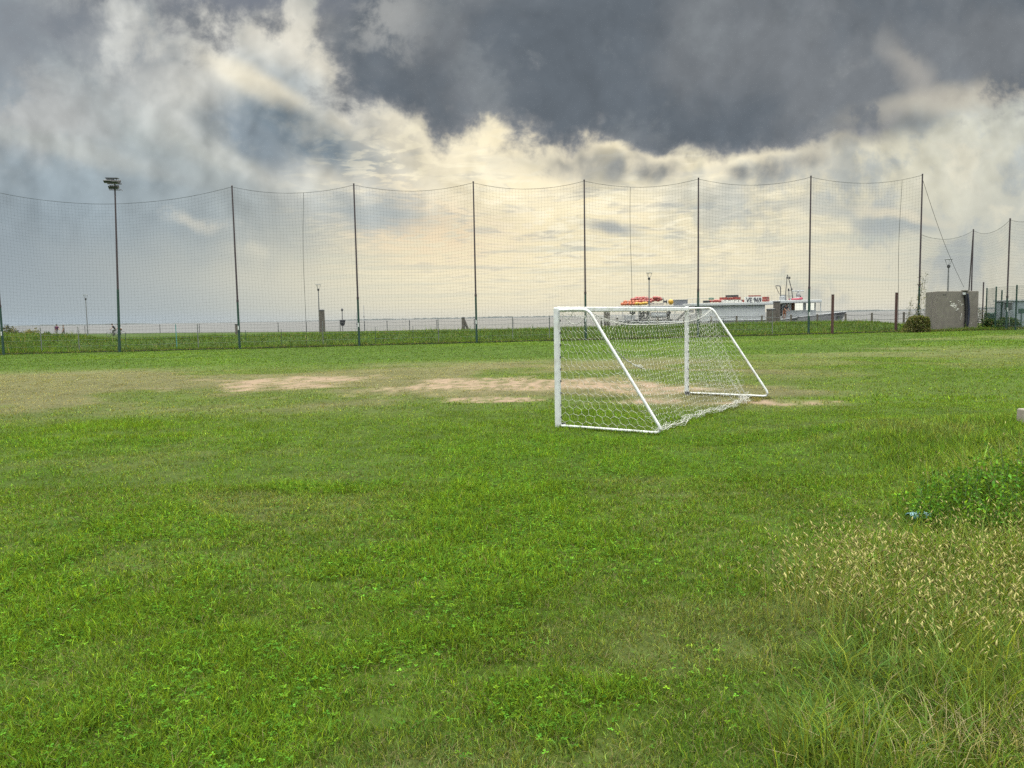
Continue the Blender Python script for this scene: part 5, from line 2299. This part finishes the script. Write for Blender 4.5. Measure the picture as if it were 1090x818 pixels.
roofB = Z_(690, 325.6, YB + 1) + .02
scatter(float_proto(ORANGE), row(661, 682, 7, YB + .3, roofB, .03, 1.25) + row(664, 680, 4, YB + .6, roofB + .2, .05, 1.25), 'orange float heaped on the left end of the work boat canopy', 'float', 'orange floats on the work boat canopy')
scatter(float_proto(YELLOW), row(676, 689, 5, YB + .1, roofB, .05, 1.15), 'yellow float in the heap on the work boat canopy', 'float', 'yellow floats on the work boat canopy')
scatter(float_proto(REDP), row(672, 694, 7, YB + .8, roofB + .45, .12, 1.3) + row(676, 690, 4, YB + .9, roofB + .62, .05, 1.25) + row(694, 704, 4, YB + .6, roofB + .38, .12, 1.3) + row(695, 703, 3, YB + .6, roofB + .64, .05, 1.2) + row(680, 694, 5, YB + .5, roofB + .25, .05, 1.2),
        'red float heaped high on the work boat canopy', 'float', 'red floats on the work boat canopy')
scatter(crate_proto(mat('pale_plastic', (.42, .38, .34), .6)), row(692, 706, 3, YB + .3, roofB, 0, 1.) + row(684, 692, 1, YB + 1.0, roofB + .72, 0, .9), 'pale fish crate among the red floats on the canopy', 'crate', 'pale crates on the work boat canopy')
yb_ = float_proto(YELLOW, 'buoy')
p = at(714, 320.4, YB + .3)
yb_.location = (p.x, p.y, roofB + .02)
yb_.scale = (1.6, 1.9, 2.1)
tag(yb_, 'single large yellow buoy beside the grey tray on the canopy', 'buoy')
p = at(725, 322, YB + .3)
ty_ = thing('equipment_tray', (p.x, p.y, roofB), 'grey flat sided tray on the right end of the work boat canopy', 'tray')
m = MB()
bx(m, 718.5, 732, 319.6, 325.0, YB + .3, 1.2)
m.build('tray_body', mat('slate_metal', (.16, .17, .19), .5), ty_, bevel=.03)
m = MB()
bx(m, 718, 732.5, 319.0, 319.7, YB + .25, 1.3)
m.build('tray_rim', GREY, ty_)
p = at(708, 322, YB + .5)
an_ = thing('deck_reel', (p.x, p.y, roofB), 'dark reel with a bent aerial left of the yellow buoy', 'reel')
m = MB()
m.lathe((p.x, p.y, roofB + .42), [(.24, -.2), (.24, -.16), (.12, -.15), (.12, .15), (.24, .16), (.24, .2)], 12, axis='X')
m.build('drum', HULLD, an_)
m = MB()
for sx_ in (-1, 1):
    m.tube([(p.x + sx_ * .22, p.y - .2, roofB), (p.x + sx_ * .22, p.y, roofB + .45), (p.x + sx_ * .22, p.y + .2, roofB)], .025, 5)
m.build('reel_stand', GREY, an_)
m = MB()
m.tube([(p.x - .1, p.y, roofB + .3), (p.x - .15, p.y, roofB + .7), (p.x - .30, p.y, roofB + .98)], .03, 5)
m.build('aerial', GREY, an_)

# ================================================================= PEOPLE AND BICYCLES
J0 = dict(pelvis=(0, 0, .95), belly=(0, 0, 1.10), chest=(0, 0, 1.30), nb=(0, 0, 1.45), neck=(0, .01, 1.52), hl=(0, .02, 1.58), hm=(0, .02, 1.66), ht=(0, .01, 1.73),
          shL=(-.19, 0, 1.41), elL=(-.25, -.03, 1.14), wrL=(-.26, .05, .90), haL=(-.26, .07, .82),
          shR=(.19, 0, 1.41), elR=(.25, -.03, 1.14), wrR=(.26, .05, .90), haR=(.26, .07, .82),
          hiL=(-.09, 0, .92), knL=(-.10, .03, .50), anL=(-.10, 0, .09), toL=(-.10, .15, .03),
          hiR=(.09, 0, .92), knR=(.10, .03, .50), anR=(.10, 0, .09), toR=(.10, .15, .03))
RAD = dict(pelvis=.14, belly=.125, chest=.145, nb=.075, neck=.055, hl=.075, hm=.095, ht=.07, sh=.062, el=.045, wr=.030, ha=.034, hi=.085, kn=.060, an=.042, to=.036)
EDG = [('pelvis', 'belly'), ('belly', 'chest'), ('chest', 'nb'), ('nb', 'neck'), ('neck', 'hl'), ('hl', 'hm'), ('hm', 'ht')]
for s_ in 'LR':
    EDG += [('chest', 'sh' + s_), ('sh' + s_, 'el' + s_), ('el' + s_, 'wr' + s_), ('wr' + s_, 'ha' + s_),
            ('pelvis', 'hi' + s_), ('hi' + s_, 'kn' + s_), ('kn' + s_, 'an' + s_), ('an' + s_, 'to' + s_)]


def skin_mesh(J, names, extra, xf, root='pelvis'):
    names = list(names)
    ix = {n_: i for i, n_ in enumerate(names)}
    me = bpy.data.meshes.new('skin')
    me.from_pydata([tuple(J[n_]) for n_ in names], [(ix[a], ix[b]) for a, b in EDG if a in ix and b in ix], [])
    o = bpy.data.objects.new('tmp_skin', me)
    COL.objects.link(o)
    md = o.modifiers.new('skin', 'SKIN')
    md.use_smooth_shade = True
    for i, n_ in enumerate(names):
        r = RAD.get(n_, RAD.get(n_[:2], .05)) + extra
        me.skin_vertices[0].data[i].radius = (r * (1.25 if n_ in ('pelvis', 'chest', 'belly') else 1), r * (.85 if n_ in ('chest', 'belly') else 1))
        me.skin_vertices[0].data[i].use_root = (n_ == root)
    sb2 = o.modifiers.new('sub', 'SUBSURF')
    sb2.levels = 1
    dg = bpy.context.evaluated_depsgraph_get()
    out = bpy.data.meshes.new_from_object(o.evaluated_get(dg))
    bpy.data.objects.remove(o)
    for v in out.vertices:
        v.co = xf @ v.co
    return out


def add_me(name, me, material, parent):
    me.materials.clear()
    me.materials.append(material)
    o = bpy.data.objects.new(name, me)
    COL.objects.link(o)
    o.parent = parent
    return o


def person(x, y, z, head, J, label, shirt, legs, hair, shorts=False, cat='person', sleeve=True, cap=False):
    """head: direction faced, degrees from +x"""
    t = thing('person', (x, y, z), label, cat)
    JJ = {k: Vector(v) for k, v in {**J0, **J}.items()}
    xf = Matrix.Rotation(R(head - 90), 4, 'Z')
    body = skin_mesh(JJ, JJ.keys(), 0, xf)
    # fingers, ears and nose are grown into the same mesh
    mb = MB()
    for s_ in 'LR':
        ha, wr = JJ['ha' + s_], JJ['wr' + s_]
        d = (ha - wr).normalized()
        a = d.cross(Vector((1, 0, 0)))
        if a.length < .1:
            a = Vector((0, 1, 0))
        a.normalize()
        for k in range(4):
            o_ = ha + a * (-.027 + .018 * k)
            l_ = (.065, .075, .07, .055)[k]
            mb.tube([o_, o_ + d * l_ * .6, o_ + d * l_ + Vector((0, .012, 0))], [.009, .0085, .007], 5)
        mb.tube([wr.lerp(ha, .4) + a * .02, ha + a * .05, ha + a * .055 + d * .03], [.011, .010, .008], 5)
    hm = JJ['hm']
    mb.ball(hm + Vector((0, .095, -.03)), .018, (1, 1, 1.4), 6, 4)
    for sx_ in (-1, 1):
        mb.ball(hm + Vector((sx_ * .09, .0, -.02)), .025, (.5, 1, 1.4), 6, 4)
    nv = len(body.vertices)
    vs_ = [tuple(v.co) for v in body.vertices] + [tuple((xf @ p)) for p in mb.v]
    fs_ = [list(p.vertices) for p in body.polygons] + [[i + nv for i in f] for f in mb.f]
    b2 = bpy.data.meshes.new('body')
    b2.from_pydata(vs_, [], fs_)
    b2.polygons.foreach_set('use_smooth', [True] * len(b2.polygons))
    add_me('body', b2, SKIN, t)
    top = ['pelvis', 'belly', 'chest', 'nb', 'shL', 'elL', 'shR', 'elR']
    if not sleeve:
        J_ = dict(JJ)
    J_ = dict(JJ)
    for s_ in 'LR':
        J_['el' + s_] = JJ['sh' + s_].lerp(JJ['el' + s_], .75)
    add_me('shirt', skin_mesh(J_, top, .034, xf), shirt, t)
    low = ['belly', 'pelvis', 'hiL', 'knL', 'hiR', 'knR'] + ([] if shorts else ['anL', 'anR'])
    J_ = dict(JJ)
    add_me('shorts' if shorts else 'trousers', skin_mesh(J_, low, .024, xf), legs, t)
    m = MB()
    m.ball(hm + Vector((0, -.015, .035)), .112, (1, 1.05, .95), 12, 7)
    hv = MB()
    hv.v = [xf @ p + Vector((x, y, z)) for p in m.v]
    hv.f = m.f
    hv.build('cap' if cap else 'hair', hair, t, smooth=True)
    m = MB()
    for s_ in 'LR':
        an, to = JJ['an' + s_], JJ['to' + s_]
        m.tube([xf @ (an + Vector((0, -.06, -.04))) + Vector((x, y, z)), xf @ (an.lerp(to, .6) + Vector((0, 0, -.01))) + Vector((x, y, z)), xf @ (to + Vector((0, .06, .005))) + Vector((x, y, z))], [.045, .048, .035], 8)
    m.build('shoes', DGREY, t, smooth=True)
    return t


MAROON = mat('maroon_cloth', (.075, .018, .055), .85, noise=.2)
BLACKC = mat('black_cloth', (.014, .015, .022), .85, noise=.2)
GREYC = mat('grey_cloth', (.10, .10, .10), .85, noise=.2)
WHITEC = mat('pale_cloth', (.42, .45, .46), .85, noise=.1)
TANC = mat('orange_brown_cloth', (.23, .10, .055), .85, noise=.2)
HAIR = mat('dark_hair', (.018, .015, .014), .6)
BRHAIR = mat('brown_hair', (.05, .03, .02), .6)

p = at(60.5, 350, 112)
person(p.x, 112, gz(p.x, 112), -100, dict(elL=(-.33, -.02, 1.17), wrL=(-.48, .08, 1.00), haL=(-.54, .12, .96), knL=(-.1, .16, .52), anL=(-.1, .10, .12), toL=(-.1, .24, .06)),
       'walker in a maroon shirt on the waterside path at far left', MAROON, GREYC, HAIR)
p = at(67.6, 350, 113)
person(p.x, 113, gz(p.x, 113) - .12, 200, dict(knL=(-.1, .24, .52), anL=(-.1, .30, .10), toL=(-.1, .45, .05), knR=(.1, -.06, .50), anR=(.1, -.36, .14), toR=(.1, -.24, .04),
                                               wrR=(.26, .22, .95), haR=(.26, .28, .90), elR=(.25, .02, 1.14)),
       'second walker mid stride in dark grey, right of the maroon shirt', GREYC, GREYC, BRHAIR)
p = at(834.6, 335, YA + .35)
zd = float(np.interp(p.x, [q[0] for q in sta], [q[1] for q in sta])) + .01
person(p.x, YA + .35, zd, -60, dict(belly=(0, .05, 1.09), chest=(0, .17, 1.27), nb=(0, .27, 1.39), neck=(0, .31, 1.45), hl=(0, .36, 1.50), hm=(0, .39, 1.57), ht=(0, .40, 1.64),
                                    shL=(-.19, .22, 1.36), elL=(-.27, .30, 1.10), wrL=(-.22, .48, .95), haL=(-.20, .55, .90),
                                    shR=(.19, .22, 1.36), elR=(.27, .30, 1.10), wrR=(.22, .48, .95), haR=(.20, .55, .90), knL=(-.12, .10, .50), knR=(.13, .02, .50)),
       'person in a black shirt and brown shorts bending at the wheelhouse door', BLACKC, TANC, HAIR, shorts=True)


def bicycle(x, y, z, head, label):
    t = thing('bicycle', (x, y, z), label, 'bicycle', None)
    f = Vector((math.cos(R(head)), math.sin(R(head)), 0))
    sd_ = Vector((-f.y, f.x, 0))
    P = lambda a, h, s=0: Vector((x, y, z)) + f * a + sd_ * s + Vector((0, 0, h))
    for a in (-.53, .55):
        m = MB()
        m.tube([P(a + .33 * math.cos(k * math.pi / 12), .34 + .33 * math.sin(k * math.pi / 12)) for k in range(25)], .02, 6, cap=False)
        wl = m.build('wheel', BLACK, t)
        m = MB()
        for k in range(8):
            m.tube([P(a, .34), P(a + .32 * math.cos(k * math.pi / 4 + .2), .34 + .32 * math.sin(k * math.pi / 4 + .2))], .004, 3)
        m.build('spokes', GREY, wl)
    m = MB()
    for q in (((-.53, .34), (-.12, .30)), ((-.12, .30), (-.25, .85)), ((-.25, .75), (-.53, .34)), ((-.12, .30), (.38, .72)), ((-.22, .74), (.36, .82)), ((.34, .95), (.42, .66), (.55, .34))):
        m.tube([P(*u) for u in q], .02, 6)
    m.build('frame', GREY, t)
    m = MB()
    m.tube([P(.30, 1.02, -.28), P(.36, 1.0, -.12), P(.36, 1.0, .12), P(.30, 1.02, .28)], .016, 6)
    m.tube([P(.34, .92), P(.36, 1.0)], .016, 6)
    m.build('handlebar', DGREY, t)
    m = MB()
    m.tube([P(-.40, .90), P(-.26, .89), P(-.10, .88)], [.09, .06, .025], 8)
    m.build('saddle', BLACK, t)
    m = MB()
    m.lathe(P(-.12, .30), [(.09, -.01), (.09, .01)], 12, axis='Y')
    m.tube([P(-.12, .30, -.09), P(-.02, .16, -.10), P(-.02, .16, -.18)], .012, 5)
    m.tube([P(-.12, .30, .09), P(-.22, .44, .10), P(-.22, .44, .18)], .012, 5)
    m.build('crankset', DGREY, t)
    return t


RIDE = dict(pelvis=(0, -.24, 1.02), belly=(0, -.18, 1.16), chest=(0, -.06, 1.35), nb=(0, .04, 1.48), neck=(0, .08, 1.55), hl=(0, .11, 1.61), hm=(0, .12, 1.69), ht=(0, .11, 1.76),
            shL=(-.19, -.01, 1.43), elL=(-.25, .14, 1.22), wrL=(-.27, .28, 1.06), haL=(-.27, .33, 1.03),
            shR=(.19, -.01, 1.43), elR=(.25, .14, 1.22), wrR=(.27, .28, 1.06), haR=(.27, .33, 1.03),
            hiL=(-.09, -.22, .98), knL=(-.12, .16, .78), anL=(-.13, -.20, .50), toL=(-.13, -.06, .44),
            hiR=(.09, -.22, .98), knR=(.12, .12, .62), anR=(.13, -.05, .22), toR=(.13, .09, .17))
for (px, Y, hd, lb, bl, sh, hr, cp) in ((120.4, 106, 205, 'cyclist in dark clothes on the waterside path left of the mast', 'bicycle ridden by the cyclist in dark clothes', BLACKC, HAIR, False),
                                        (126.6, 109, 205, 'cyclist in a pale shirt and dark cap half hidden by the mast', 'bicycle ridden by the cyclist in the pale shirt', WHITEC, HAIR, True)):
    p = at(px, 350, Y)
    z = gz(p.x, Y)
    bicycle(p.x, Y, z, hd, bl)
    person(p.x, Y, z, hd, RIDE, lb, sh, GREYC if not cp else TANC, hr, cap=cp)
